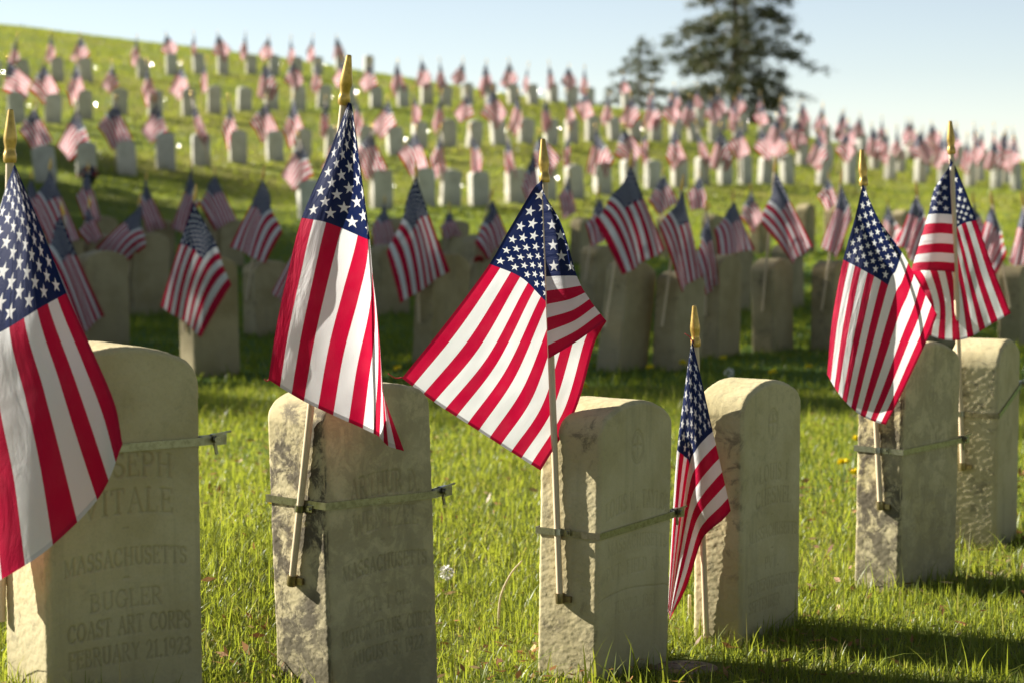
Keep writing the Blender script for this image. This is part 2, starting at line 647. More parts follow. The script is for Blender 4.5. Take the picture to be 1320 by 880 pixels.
T_, K_ = .62, 1.0     # thin / thick
G = {
    'A': (.74, [(T_, [(.06, 0), (.37, 1)]), (K_, [(.37, 1), (.68, 0)]), (T_, [(.17, .36), (.57, .36)]), (T_, [(0, 0), (.15, 0)]), (T_, [(.56, 0), (.76, 0)])]),
    'B': (.60, [(K_, [(.1, 0), (.1, 1)]), (T_, [(0, 1), (.3, 1)] + arc(.3, .76, .2, .24, 90, -90) + [(.1, .52)]), (K_, [(.3, .52)] + arc(.32, .26, .24, .26, 90, -90) + [(0, 0)])]),
    'C': (.68, [(K_, arc(.36, .5, .32, .5, 40, 320, 16)), (T_, [(.61, .98), (.61, .72)])]),
    'D': (.72, [(K_, [(.1, 0), (.1, 1)]), (K_, [(0, 1), (.25, 1)] + arc(.25, .5, .4, .5, 90, -90, 14) + [(0, 0)])]),
    'E': (.58, [(K_, [(.1, 0), (.1, 1)]), (T_, [(0, 1), (.52, 1), (.52, .84)]), (T_, [(.1, .52), (.4, .52)]), (T_, [(.4, .62), (.4, .42)]), (T_, [(0, 0), (.55, 0), (.55, .18)])]),
    'F': (.56, [(K_, [(.1, 0), (.1, 1)]), (T_, [(0, 1), (.52, 1), (.52, .84)]), (T_, [(.1, .52), (.4, .52)]), (T_, [(0, 0), (.22, 0)])]),
    'G': (.74, [(K_, arc(.36, .5, .32, .5, 45, 320, 16)), (T_, [(.61, .98), (.61, .74)]), (K_, [(.62, .40), (.62, .04)]), (T_, [(.48, .42), (.72, .42)])]),
    'H': (.76, [(K_, [(.12, 0), (.12, 1)]), (K_, [(.62, 0), (.62, 1)]), (T_, [(.12, .52), (.62, .52)]), (T_, [(.02, 0), (.22, 0)]), (T_, [(.02, 1), (.22, 1)]), (T_, [(.52, 0), (.72, 0)]), (T_, [(.52, 1), (.72, 1)])]),
    'I': (.30, [(K_, [(.14, 0), (.14, 1)]), (T_, [(.03, 0), (.25, 0)]), (T_, [(.03, 1), (.25, 1)])]),
    'J': (.44, [(K_, [(.3, 1), (.3, .2)] + arc(.16, .2, .14, .2, 0, -120, 6)), (T_, [(.18, 1), (.42, 1)])]),
    'L': (.58, [(K_, [(.1, 0), (.1, 1)]), (T_, [(0, 1), (.22, 1)]), (T_, [(0, 0), (.55, 0), (.55, .2)])]),
    'M': (.90, [(T_, [(.12, 0), (.12, 1)]), (K_, [(.12, 1), (.44, .1)]), (T_, [(.44, .1), (.76, 1)]), (K_, [(.76, 1), (.76, 0)]), (T_, [(.02, 0), (.22, 0)]), (T_, [(.64, 0), (.88, 0)])]),
    'N': (.78, [(T_, [(.12, 0), (.12, 1)]), (K_, [(.12, 1), (.64, 0)]), (T_, [(.64, 0), (.64, 1)]), (T_, [(.02, 0), (.22, 0)]), (T_, [(.54, 1), (.74, 1)])]),
    'O': (.76, [(K_, arc(.37, .5, .33, .5, 0, 360, 22))]),
    'P': (.58, [(K_, [(.1, 0), (.1, 1)]), (K_, [(0, 1), (.3, 1)] + arc(.3, .74, .23, .26, 90, -90) + [(.1, .48)]), (T_, [(0, 0), (.22, 0)])]),
    'R': (.68, [(K_, [(.1, 0), (.1, 1)]), (K_, [(0, 1), (.3, 1)] + arc(.3, .75, .22, .25, 90, -90) + [(.1, .5)]), (K_, [(.3, .5), (.62, 0)]), (T_, [(0, 0), (.22, 0)])]),
    'S': (.52, [(K_, arc(.25, .75, .2, .25, 30, 270, 10)[:-1] + arc(.25, .25, .22, .26, 90, -150, 12)), (T_, [(.44, .98), (.44, .78)]), (T_, [(.04, .02), (.04, .24)])]),
    'T': (.66, [(K_, [(.32, 0), (.32, 1)]), (T_, [(.03, .84), (.03, 1), (.61, 1), (.61, .84)]), (T_, [(.2, 0), (.44, 0)])]),
    'U': (.74, [(K_, [(.12, 1), (.12, .3)] + arc(.37, .3, .25, .3, 180, 360, 10) + [(.62, 1)]), (T_, [(.02, 1), (.22, 1)]), (T_, [(.52, 1), (.72, 1)])]),
    'V': (.74, [(K_, [(.06, 1), (.37, 0)]), (T_, [(.37, 0), (.68, 1)]), (T_, [(0, 1), (.18, 1)]), (T_, [(.58, 1), (.74, 1)])]),
    'W': (1.0, [(K_, [(.05, 1), (.27, 0)]), (T_, [(.27, 0), (.5, .9)]), (K_, [(.5, .9), (.72, 0)]), (T_, [(.72, 0), (.95, 1)]), (T_, [(0, 1), (.15, 1)]), (T_, [(.85, 1), (1, 1)])]),
    'Y': (.72, [(K_, [(.06, 1), (.36, .5)]), (T_, [(.36, .5), (.66, 1)]), (K_, [(.36, .5), (.36, 0)]), (T_, [(.24, 0), (.48, 0)])]),
    'Z': (.64, [(T_, [(.05, .84), (.05, 1), (.58, 1)]), (K_, [(.58, 1), (.04, 0)]), (T_, [(.04, 0), (.58, 0), (.58, .18)])]),
    '1': (.36, [(K_, [(.18, 0), (.18, 1), (.06, .86)]), (T_, [(.06, 0), (.3, 0)])]),
    '2': (.56, [(K_, arc(.26, .73, .2, .27, 160, -40, 10) + [(.04, 0)]), (T_, [(.04, 0), (.5, 0), (.5, .14)])]),
    '3': (.54, [(K_, arc(.24, .75, .2, .25, 150, -90, 9) + arc(.24, .26, .23, .26, 90, -150, 10))]),
    '5': (.54, [(K_, [(.45, 1), (.1, 1), (.08, .56)] + arc(.24, .3, .23, .3, 110, -150, 12))]),
    '9': (.56, [(K_, arc(.27, .7, .21, .3, 0, 360, 14)), (K_, [(.48, .7)] + arc(.2, .4, .28, .4, 10, -70, 7))]),
    '.': (.26, [(1.3, [(.1, .03), (.12, .05)])]),
    ',': (.26, [(1.2, [(.12, .05), (.06, -.16)])]),
    '-': (.5, [(1.1, [(.05, .5), (.42, .5)])]),
    ' ': (.34, []),
}


def lay_text(lines):
    """lines: (string, centre z, height, max width, depth) -> list of (segments (n,2,2), half width, depth)"""
    out = []
    for s, zc, h, wmax, dep, xc in lines:
        adv = sum(G[c][0] + .14 for c in s) - .14
        sx = min(h, wmax / adv)
        x = xc - adv * sx / 2
        for c in s:
            w, strokes = G[c]
            for wt, pts in strokes:
                p = np.array([(x + a * sx, zc - h / 2 + b * h) for a, b in pts])
                out.append((np.stack([p[:-1], p[1:]], 1), wt * max(.055 * h, .0012) + .0006, dep * (.55 + .45 * wt)))
            x += (w + .14) * sx
    return out


def emblem(zc, r=.026, dep=.0016):
    o = []
    for rr in (r, r * .82):
        p = np.array(arc(0, zc, rr * .78, rr * 1.15, 0, 360, 25))
        o.append((np.stack([p[:-1], p[1:]], 1), .0021, dep))
    for seg in ([(-.5, .1), (.5, .1)], [(0, -.75), (0, .75)]):
        p = np.array([(a * r, zc + b * r) for a, b in seg])
        o.append((np.stack([p[:-1], p[1:]], 1), .0034, dep))
    return o


def carve_field(X, Z, strokes):
    D = np.zeros_like(X)
    x0, z0 = X[0, 0], Z[0, 0]
    for segs, hw, dep in strokes:
        lo = segs.min((0, 1)) - hw * 1.6
        hi = segs.max((0, 1)) + hw * 1.6
        m = (X >= lo[0]) & (X <= hi[0]) & (Z >= lo[1]) & (Z <= hi[1])
        if not m.any():
            continue
        P = np.stack([X[m], Z[m]], -1)
        a, b = segs[:, 0], segs[:, 1]
        ab = b - a
        tt = np.clip(((P[:, None, :] - a[None]) * ab[None]).sum(-1) / np.maximum((ab * ab).sum(-1), 1e-12)[None], 0, 1)
        dist = np.sqrt(((P[:, None, :] - (a[None] + tt[..., None] * ab[None])) ** 2).sum(-1)).min(1)
        d = dep * np.clip(1.25 - dist / hw, 0, 1)
        D[m] = np.maximum(D[m], d)
    return D


def stone_mesh(name, w, t, H, g, mat, strokes=None, r=.010, sag=.042, rough_side=.0009, rough_front=.0007, seed=0, scars=()):
    """upright marble slab with a segmental top; x width, front face towards -y, base at z=0 (buried 6 cm)"""
    z0 = -.06
    hw, ht = w / 2, t / 2
    lo = np.array([-hw, -ht, z0 - 1])
    hi = np.array([hw, ht, H])
    xs = np.linspace(-hw, hw, max(int(w / g), 4) + 1)
    ys = np.linspace(-ht, ht, max(int(t / g), 3) + 1)
    zs = np.concatenate([[z0], np.linspace(0, H, max(int(H / g), 6) + 1)])
    grids = []
    A, B = np.meshgrid(xs, zs)
    grids.append((np.stack([A, np.full_like(A, -ht), B], -1), 'f'))
    grids.append((np.stack([A[:, ::-1], np.full_like(A, ht), B], -1), 'b'))
    A, B = np.meshgrid(ys[::-1], zs)
    grids.append((np.stack([np.full_like(A, -hw), A, B], -1), 'l'))
    grids.append((np.stack([np.full_like(A, hw), A[:, ::-1], B], -1), 'r'))
    A, B = np.meshgrid(xs, ys)
    grids.append((np.stack([A, B, np.full_like(A, H)], -1), 't'))
    Vs, Fs, Cs, off = [], [], [], 0
    for q, kind in grids:
        sh = q.shape[:2]
        c = np.clip(q, lo + r, hi - r)
        dv = q - c
        nrm = dv / np.maximum(np.linalg.norm(dv, axis=-1, keepdims=True), 1e-9)
        p = c + r * nrm
        side = np.clip((np.abs(nrm[..., 0]) - .35) / .5, 0, 1)
        top = np.clip((nrm[..., 2] - .3) / .5, 0, 1)
        amp = rough_front + (rough_side - rough_front) * np.maximum(side, .35 * top)
        edge = (1 - np.abs(nrm).max(-1)) / .42
        dsp = amp * (.60 * fbm(p * np.array([30, 30, 22]), 3, seed) + 1.0 * fbm(p * 120, 3, seed + 9)) - .004 * edge * np.clip(fbm(p * 38, 2, seed + 4) + .15, 0, 1)
        p = p + nrm * dsp[..., None]
        carve = np.zeros(sh)
        if kind == 'f' and strokes:
            carve = carve_field(q[..., 0], q[..., 2], strokes)
            worn = np.clip(.95 + .5 * fbm(np.stack([q[..., 0] * 30, q[..., 0] * 0, q[..., 2] * 30], -1), 2, seed + 2), .35, 1.2)
            p[..., 1] += carve * worn
        s = 1 - sag * (p[..., 0] / hw) ** 2 / H
        # round the shoulders a little more
        s = s - .018 / H * np.clip((np.abs(p[..., 0]) / hw - .80) / .20, 0, 1) ** 2
        p[..., 2] = np.where(p[..., 2] > 0, p[..., 2] * s, p[..., 2])
        Vs.append(p.reshape(-1, 3))
        Cs.append(np.clip(carve / .0022, 0, 1).ravel())
        Fs.append(grid_faces(sh[0], sh[1], off))
        off += p.shape[0] * p.shape[1]
    return mesh(name, np.concatenate(Vs), np.concatenate(Fs), mat, attrs={'carve': np.concatenate(Cs)})


# ---------------------------------------------------------------- strap, cup and clip
def strap_parts(w, t, z, tilt=0, wd=.011, root=None, buckle=True, face_cut=None, sag=.0):
    """steel band round a stone at height z, in the stone's local frame; tilt = rise over the width"""
    e = .0022
    hw, ht = w / 2 + e, t / 2 + e
    path = [(-hw, -ht), (hw, -ht), (hw, ht), (-hw, ht)]
    mb = MB()
    pts = []
    for i in range(4):
        a, b = np.array(path[i]), np.array(path[(i + 1) % 4])
        for k in np.linspace(0, 1, 7)[:-1]:
            pts.append(a + (b - a) * k)
    pts = np.array(pts)
    n = len(pts)
    th = .0011
    V = []
    for x, y in pts:
        zz = z + tilt * x / w
        ox, oy = th * np.sign(x) * (abs(x) >= hw - 1e-6), th * np.sign(y) * (abs(y) >= ht - 1e-6)
        V += [(x, y, zz - wd / 2), (x, y, zz + wd / 2), (x + ox, y + oy, zz + wd / 2), (x + ox, y + oy, zz - wd / 2)]
    Q = []
    for i in range(n):
        j = (i + 1) % n
        for k in range(4):
            k2 = (k + 1) % 4
            Q.append((i * 4 + k, j * 4 + k, j * 4 + k2, i * 4 + k2))
    mb.add(V, Q)
    band = sharp(mb.mesh('strap_band', M['steel'], True), 30)
    return band


def buckle_mesh(w, t, z, tilt, dirx=1):
    x0 = w / 2 + .002
    zz = z + tilt / 2
    mb = MB()
    # two ears of band standing off the stone, screw block, screw and loose tail
    mb.box((x0 + .010, -t / 2 + .004, zz), (.011, .0007, .0055))
    mb.box((x0 + .010, -t / 2 + .011, zz), (.011, .0007, .0055))
    mb.box((x0 + .023, -t / 2 + .0075, zz), (.0075, .0062, .0062))
    mb.lathe((x0 + .017, -t / 2 - .004, zz + .001), (x0 + .017, -t / 2 + .020, zz + .001), [(0, .0042), (.2, .0042), (.21, .0026), (1, .0026)], 10)
    mb.box((x0 + .024, -t / 2 + .001, zz + .0075), (.012, .0008, .0012), [[.99, 0, .12], [0, 1, 0], [-.12, 0, .99]])
    mb.box((x0 + .019, -t / 2 + .006, zz - .011), (.0016, .0012, .007), [[.97, 0, .2], [0, 1, 0], [-.2, 0, .97]])
    return sharp(mb.mesh('buckle', M['steel'], True), 30)


# ---------------------------------------------------------------- flags
def catmull(P, n):
    """resample control points along axis 0 to n samples"""
    P = np.asarray(P, float)
    k = len(P)
    E = np.concatenate([[2 * P[0] - P[1]], P, [2 * P[-1] - P[-2]]])
    s = np.linspace(0, k - 1, n)
    i = np.minimum(s.astype(int), k - 2)
    f = (s - i).reshape((-1,) + (1,) * (P.ndim - 1))
    p0, p1, p2, p3 = E[i], E[i + 1], E[i + 2], E[i + 3]
    return .5 * (2 * p1 + (p2 - p0) * f + (2 * p0 - 5 * p1 + 4 * p2 - p3) * f ** 2 + (3 * p1 - p0 - 3 * p2 + p3) * f ** 3)


def cloth_mesh(name, P, UV, origin):
    n, m = P.shape[:2]
    return mesh(name, P.reshape(-1, 3) - origin, grid_faces(n, m), M['flag'], uv=UV.reshape(-1, 2))


def cloth_px(name, rows, Y, origin, n=90, m=80, wr=.0028, seed=0):
    """rows: control grid of (px, py, dz, u, v)"""
    G_ = np.array(rows, float)
    G_ = catmull(G_, n)
    G_ = np.swapaxes(catmull(np.swapaxes(G_, 0, 1), m), 0, 1)
    u, v = np.clip(G_[..., 3], 0, 1), np.clip(G_[..., 4], 0, 1)
    q = np.stack([u * 5, v * 4, np.zeros_like(u)], -1)
    dz = G_[..., 2] + wr * fbm(q * 1.3, 3, seed) * np.clip(u * 5, 0, 1)
    Y0, dY, f_, t_ = Y
    P = at(G_[..., 0], G_[..., 1], Y0 + dY * (f_ - G_[..., 1]) / (f_ - t_) + dz)
    return cloth_mesh(name, P, np.stack([u, v], -1), origin)


def pole_parts(p0, p1, r=.0062, fin=.080, origin=None, n=12, simple=False):
    """stick from p0 (foot) to p1 (tip of the finial), local to origin"""
    p0, p1 = np.asarray(p0) - origin, np.asarray(p1) - origin
    L = np.linalg.norm(p1 - p0)
    d = (p1 - p0) / L
    q = p1 - d * fin
    mb = MB()
    mb.lathe(p0, q + d * .01, [(0, r * .96), (.5, r), (1, r)], n)
    pole = sharp(mb.mesh('pole', M['wood']), 40)
    mb = MB()
    if simple:
        prof = [(0, r * 1.35), (.2, r * 1.5), (.45, r * 1.45), (1, r * .35)]
    else:
        prof = [(0, r * 1.45), (.05, r * 1.62), (.16, r * 1.62), (.20, r * 1.38), (.28, r * 1.30), (.40, r * 1.62), (.50, r * 1.60), (.70, r * 1.2), (.90, r * .82), (.985, r * .68), (1, r * .45)]
    mb.lathe(q, p1, prof, n)
    fo = sharp(mb.mesh('finial', M['gold']), 40)
    return pole, fo


def make_flag(label, group, p0, p1, cloth, origin, r=.0062, fin=.080, simple=False, thread=None):
    o = empty('flag', tuple(origin), label, 'flag', group)
    pm, fm = pole_parts(p0, p1, r, fin, np.asarray(origin), 8 if simple else 14, simple)
    po = link('pole', pm, o)
    link('finial', fm, po)
    link('cloth', cloth, o)
    return o


# ---------------------------------------------------------------- front row headstones
FOOT = []                       # footprints (x, y, theta, w, t) kept free of grass


def stone_loc(px, py_base=None, Y=None):
    if Y is None:
        p = hit(px, py_base)
        return p
    r = ray(px, 500)
    x = float(r[0] / r[1] * Y)
    return np.array([x, Y, float(ground(x, Y))])


TXT = {
    1: lay_text([('JOSEPH', .348, .036, .15, .0024, .005), ('VITALE', .293, .036, .15, .0026, .005), ('-', .252, .02, .1, .0022, 0),
                 ('MASSACHUSETTS', .208, .026, .205, .0026, 0), ('-', .176, .02, .1, .0022, 0), ('BUGLER', .145, .026, .12, .0026, 0),
                 ('COAST ART CORPS', .104, .026, .205, .0028, .005), ('FEBRUARY 21.1923', .062, .026, .205, .0028, .005)]) + emblem(.435, .02, .0006),
    2: lay_text([('ARTHUR D.', .372, .036, .165, .0022, .012), ('WENTZEL', .313, .034, .155, .0022, .010), ('-', .275, .02, .1, .0018, 0),
                 ('MASSACHUSETTS', .236, .025, .200, .0026, .005), ('-', .200, .02, .1, .0018, 0), ('PVT. 1 CL.', .168, .024, .13, .0020, 0),
                 ('MOTOR TRANS. CORPS', .124, .025, .215, .0024, .005), ('AUGUST 5, 1922', .084, .024, .17, .0024, .005)]) + emblem(.455, .022, .0008),
    3: lay_text([('LOUIS W. TAYLOR', .322, .032, .215, .0016, .005), ('MASSACHUSETTS', .246, .024, .20, .0014, .005),
                 ('PVT. FIELD ART.', .200, .024, .205, .0014, .005), ('JUNE 2. 1923', .130, .022, .14, .0013, 0)]) + emblem(.420, .027, .0020)
    + [(np.array([[(-.12, .158), (-.03, .160)], [(-.03, .160), (.06, .157)], [(.06, .157), (.122, .161)]]), .0016, .002)],
    4: lay_text([('LOUIS J', .330, .032, .12, .0020, .005), ('CHESNEL', .283, .032, .15, .0020, .005), ('-', .245, .02, .1, .0016, 0),
                 ('MASSACHUSETTS', .214, .024, .205, .0020, .005), ('-', .178, .02, .1, .0018, 0), ('PVT.', .150, .022, .06, .0018, 0),
                 ('151 DEPOT BRIGADE', .108, .023, .21, .0020, .005), ('SEPTEMBER', .070, .023, .13, .0020, -.03)]) + emblem(.425, .027, .0020),
    5: lay_text([('FINE', .345, .030, .09, .0014, .005), ('BOTINE', .300, .030, .12, .0014, .005), ('MASSACHUSETTS', .215, .022, .19, .0012, 0),
                 ('PVT.', .175, .02, .06, .0012, 0), ('DEPOT BRIGADE', .140, .02, .18, .0012, 0)]) + emblem(.43, .024, .0013),
    6: lay_text([('MASSACHUSETTS', .22, .022, .19, .0010, 0)]) + emblem(.42, .024, .0012),
}
#        centre px, distance, theta, w, t, H, roll (about the front normal), pitch, material, grid, label
NEAR = [
    (1, 131, 3.53, 37, .262, .150, .525, -0.3, 0, 'stone1', .0016, 'nearest white marble headstone at far left, carved VITALE, half covered by a flag'),
    (2, 461, 3.96, 48, .258, .140, .540, -2.3, 0, 'stone2', .0016, 'headstone carved ARTHUR D. WENTZEL with dark lichen crust on its narrow side'),
    (3, 779, 4.30, 54, .246, .136, .506, 1.4, 0, 'stone1', .0016, 'headstone carved LOUIS W. TAYLOR with a crack across its lower face'),
    (4, 965, 4.62, 56, .250, .110, .512, .2, 0, 'stone1', .0018, 'unstrapped headstone with oval emblem standing behind the small drooping flag'),
    (5, 1170, 5.16, 50, .250, .118, .545, 1.2, 0, 'stone2', .0022, 'headstone leaning slightly right under the flag with the pale wrapped corner'),
    (6, 1269, 5.72, 65, .228, .124, .507, 0.2, 0, 'stone1', .0026, 'rightmost front headstone, half hidden behind its leaning neighbour'),
]
NS = {}
for k, px, Y, th, w, t, H, roll, pit, mt, g, lab in NEAR:
    loc = stone_loc(px, Y=Y)
    me = stone_mesh('headstone', w, t, H, g, M[mt], TXT[k], seed=k * 13, sag=.036 if k != 2 else .03)
    o = link('headstone', me)
    o.location = tuple(loc)
    o.rotation_euler = (rad(pit), rad(roll), rad(th))
    tag(o, lab, 'headstone', 'headstones of the front row')
    NS[k] = (o, w, t, H)
    FOOT.append((loc[0], loc[1], rad(th), w, t))
bpy.context.view_layer.update()


def on_stone(k, lx, ly, lz):
    o, w, t, H = NS[k]
    R = o.rotation_euler.to_matrix()
    v = R @ Vector((lx, ly, lz)) + o.location
    return np.array(v)


#  clamps: stone, height, tilt, label
CL = [
    (1, .374, -.002, 'steel strap round the leftmost stone, its screw clamp sticking out over the grass'),
    (2, .343, -.018, 'steel strap round the lichen-crusted headstone, clamp at its right edge'),
    (3, .274, .016, 'thin steel strap round the cracked headstone beside the small drooping flag'),
    (5, .314, .008, 'brassy strap round the right-leaning headstone'),
    (6, .357, .055, 'slanting strap round the rightmost front headstone'),
]
for k, z, tilt, lab in CL:
    o, w, t, H = NS[k]
    R = empty('strap_clamp', tuple(o.location), lab, 'strap', 'straps of the front row')
    R.rotation_euler = o.rotation_euler
    link('strap_band', strap_parts(w, t, z, tilt, .0125), R)
    bk = link('buckle', buckle_mesh(w, t, z, tilt), R)
    ce = Vector((w / 2, -t / 2 + .004, z + tilt / 2))
    bk.scale = (1.4, 1.3, 1.3)
    bk.location = ce - Vector((ce.x * 1.4, ce.y * 1.3, ce.z * 1.3))

# ---------------------------------------------------------------- front row flags (control grids read off the cloth)
FL = {}
S_ = NS


def side_pt(k, ly, lz):
    return on_stone(k, -S_[k][1] / 2 - .0085, ly, lz)


def line_to(px, py, Y):
    return at(px, py, Y)


def flag_on(k, foot_px, tip_px, rows, lab, seed, mid=None, wr=.0045, yoff=None, n=90, m=80):
    """foot on the narrow side of stone k (or in the ground), tip seen at tip_px"""
    o, w, t, H = NS[k]
    # plane of the narrow side: find Y so that the foot lies against it
    base = side_pt(k, 0, .25)
    R = o.rotation_euler.to_matrix()
    nrm = np.array(R @ Vector((-1, 0, 0)))
    r = ray(*foot_px)
    r = r / r[1]
    s = np.dot(base - _C, nrm) / np.dot(r, nrm)
    p0 = _C + r * s
    Y0 = p0[1] if yoff is None else yoff
    if yoff is not None:
        p0 = at(foot_px[0], foot_px[1], Y0)
    dY = 0.
    if mid is not None:                    # the stick lies along the stone up to this height, then goes straight on
        r2 = ray(*mid)
        r2 = r2 / r2[1]
        ym = np.dot(base - _C, nrm) / np.dot(r2, nrm)
        dY = (ym - Y0) * (foot_px[1] - tip_px[1]) / (foot_px[1] - mid[1])
    p1 = at(tip_px[0], tip_px[1], Y0 + dY)
    origin = np.array([p0[0], p0[1], p0[2]])
    c = cloth_px('cloth', rows, (Y0, dY, foot_px[1], tip_px[1]), origin, n, m, wr, seed)
    f = make_flag(lab, 'flags of the front row', p0, p1, c, origin)
    FL[k] = (f, p0, p1, Y0)
    return f


# 1: far left, large, hanging in front of the stone
rows1 = [
    [(19, 212, -.012, 0, 1), (17, 216, -.020, 0, .78), (14, 225, -.020, 0, .6), (8, 240, -.01, 0, .46), (4, 262, .03, 0, .22), (6, 300, .03, 0, 0)],
    [(52, 290, -.05, .2, 1), (36, 296, -.070, .2, .78), (14, 310, -.060, .2, .6), (-12, 320, -.02, .2, .46), (-14, 335, .04, .2, .22), (10, 345, .05, .2, 0)],
    [(86, 378, -.06, .4, 1), (50, 398, -.095, .4, .78), (8, 424, -.075, .4, .6), (-34, 446, -.02, .4, .46), (-28, 455, .05, .4, .22), (6, 440, .06, .4, 0)],
    [(122, 458, -.07, .6, 1), (78, 486, -.105, .6, .78), (28, 516, -.085, .6, .6), (-26, 546, -.04, .6, .46), (-34, 556, .05, .6, .22), (-4, 540, .07, .6, 0)],
    [(148, 520, -.075, .8, 1), (102, 562, -.100, .8, .78), (46, 602, -.105, .8, .6), (-10, 634, -.06, .8, .46), (-30, 650, .03, .8, .22), (-12, 640, .07, .8, 0)],
    [(158, 572, -.090, .97, 1), (128, 640, -.075, 1, .78), (62, 707, -.115, 1, .6), (2, 746, -.08, 1, .46), (-30, 762, .01, 1, .22), (-28, 740, .06, 1, 0)],
]
rows1 = [[(a, b, c - .10 * min(1, d * 3), d, e) for a, b, c, d, e in r] for r in rows1]
flag_on(1, (2, 800), (14, 141), rows1, 'large bright flag at the left edge of the picture, covering half of the nearest stone', 3)
# 2: long narrow drape with a curled tail
rows2 = [
    [(449, 132, -.012, 0, 1), (451, 133, -.016, 0, .75), (453, 134, -.014, 0, .5), (454, 136, .0, 0, .38), (452, 142, .014, 0, .2), (446, 150, .016, 0, 0)],
    [(420, 208, -.018, .2, 1), (438, 212, -.040, .2, .86), (462, 218, -.034, .2, .70), (464, 216, .005, .2, .52), (458, 220, .028, .2, .28), (446, 226, .025, .2, 0)],
    [(389, 281, -.025, .4, 1), (424, 288, -.060, .4, .83), (472, 308, -.045, .4, .64), (474, 306, .006, .4, .50), (466, 306, .035, .4, .26), (452, 310, .03, .4, 0)],
    [(371, 352, -.030, .6, 1), (413, 368, -.070, .6, .80), (472, 388, -.060, .6, .57), (484, 392, -.005, .6, .42), (483, 395, .03, .6, .16), (476, 398, .02, .6, 0)],
    [(356, 422, -.030, .8, 1), (404, 444, -.065, .8, .77), (470, 470, -.070, .8, .50), (489, 478, -.02, .8, .36), (492, 482, .02, .8, .16), (487, 484, .0, .8, 0)],
    [(346, 489, -.030, 1, 1), (396, 519, -.060, 1, .75), (468, 552, -.080, 1, .46), (488, 562, -.04, 1, .32), (500, 574, -.015, 1, .16), (521, 581, -.03, 1, 0)],
]
flag_on(2, (376, 752), (450, 71), rows2, 'tall narrow drooping flag with curled tail in front of the lichen-crusted stone', 5, mid=(399, 520))
# 3: spread wide, folded over its stick
rows3 = [
    [(699, 231, -.014, 0, 1), (695, 236, -.012, .012, 1), (686, 246, .0, .03, 1), (654, 300, .018, .22, 1), (628, 345, .008, .42, 1), (575, 416, -.015, .70, 1), (518, 487, -.04, 1, 1)],
    [(701, 285, -.012, 0, .75), (716, 286, -.034, .05, .75), (722, 290, -.006, .09, .75), (698, 318, .026, .18, .75), (668, 368, .022, .44, .75), (620, 452, -.008, .72, .75), (563, 520, -.035, 1, .75)],
    [(704, 357, -.012, 0, .46), (726, 356, -.040, .07, .46), (744, 357, -.012, .135, .46), (722, 366, .030, .22, .46), (704, 395, .034, .42, .46), (664, 486, .005, .72, .46), (617, 555, -.025, 1, .46)],
    [(705, 410, -.012, 0, .23), (738, 400, -.045, .09, .23), (760, 386, -.018, .18, .23), (746, 400, .028, .27, .23), (731, 424, .040, .47, .23), (700, 520, .012, .74, .23), (659, 582, -.022, 1, .23)],
    [(707, 462, -.012, 0, 0), (745, 439, -.050, .11, 0), (780, 414, -.028, .23, 0), (775, 425, .020, .29, 0), (765, 447, .042, .48, 0), (741, 530, .020, .74, 0), (697, 606, -.020, 1, 0)],
]
flag_on(3, (722, 775), (700, 179), rows3, 'flag spread wide and folded over its stick above the cracked headstone', 8, mid=(714, 560))
# 4: small limp one on a stick pushed into the turf
rows4 = [
    [(895, 441, .004, 0, 1), (896, 463, .012, .10, 1), (892, 520, .020, .25, 1), (890, 575, .022, .42, 1), (880, 690, .018, .72, 1), (866, 782, .0, 1, 1)],
    [(893, 441, -.014, 0, .98), (888, 463, -.022, .10, .90), (880, 520, -.032, .25, .82), (873, 578, -.030, .40, .79), (866, 690, -.022, .72, .78), (861, 786, -.02, 1, .78)],
    [(905, 492, -.018, 0, .76), (898, 506, -.045, .10, .70), (889, 545, -.055, .25, .65), (881, 590, -.040, .41, .62), (870, 694, -.040, .72, .61), (862, 790, -.025, 1, .61)],
    [(919, 556, -.022, 0, .46), (910, 564, -.060, .12, .46), (897, 580, -.062, .25, .46), (888, 604, -.022, .42, .46), (874, 700, -.016, .72, .46), (863, 794, -.02, 1, .46)],
    [(931, 608, -.022, 0, .23), (920, 620, -.062, .13, .23), (904, 640, -.066, .27, .23), (892, 664, -.040, .44, .23), (878, 726, -.045, .72, .23), (863, 797, -.025, 1, .23)],
    [(942, 658, -.020, 0, 0), (931, 670, -.052, .13, 0), (914, 684, -.060, .28, 0), (903, 700, -.020, .45, 0), (885, 756, -.018, .74, 0), (862, 800, -.02, 1, 0)],
]
st4 = NS[4][0]
flag_on(4, (911, 830), (895, 394), rows4, 'smallest front flag, limp and narrow, its stick stuck in the turf by the unstrapped stone', 12, yoff=float(at(911, 815, 4.52)[1]))
# 5: kite-shaped hang
rows5 = [
    [(1112, 237, -.012, 0, 1), (1101, 285, -.03, .2, 1), (1087, 335, -.035, .4, 1), (1073, 410, -.03, .7, 1), (1066, 482, -.02, 1, 1)],
    [(1133, 283, -.014, .10, .75), (1123, 318, -.055, .26, .75), (1112, 348, -.070, .4, .75), (1094, 436, -.070, .7, .75), (1082, 508, -.055, 1, .75)],
    [(1163, 326, -.012, .20, .46), (1155, 349, -.060, .31, .46), (1145, 368, -.085, .4, .46), (1120, 462, -.085, .7, .46), (1103, 530, -.075, 1, .46)],
    [(1186, 368, -.01, .28, .23), (1177, 398, -.05, .40, .23), (1164, 430, -.075, .52, .23), (1138, 500, -.085, .78, .23), (1122, 541, -.08, 1, .23)],
    [(1208, 406, .0, .35, 0), (1196, 436, -.035, .48, 0), (1182, 466, -.06, .60, 0), (1160, 512, -.075, .82, 0), (1142, 547, -.075, 1, 0)],
]
flag_on(5, (1135, 655), (1111, 193), rows5, 'kite-shaped hanging flag with pale wrapped corner before the right-leaning stone', 15, mid=(1128, 545))
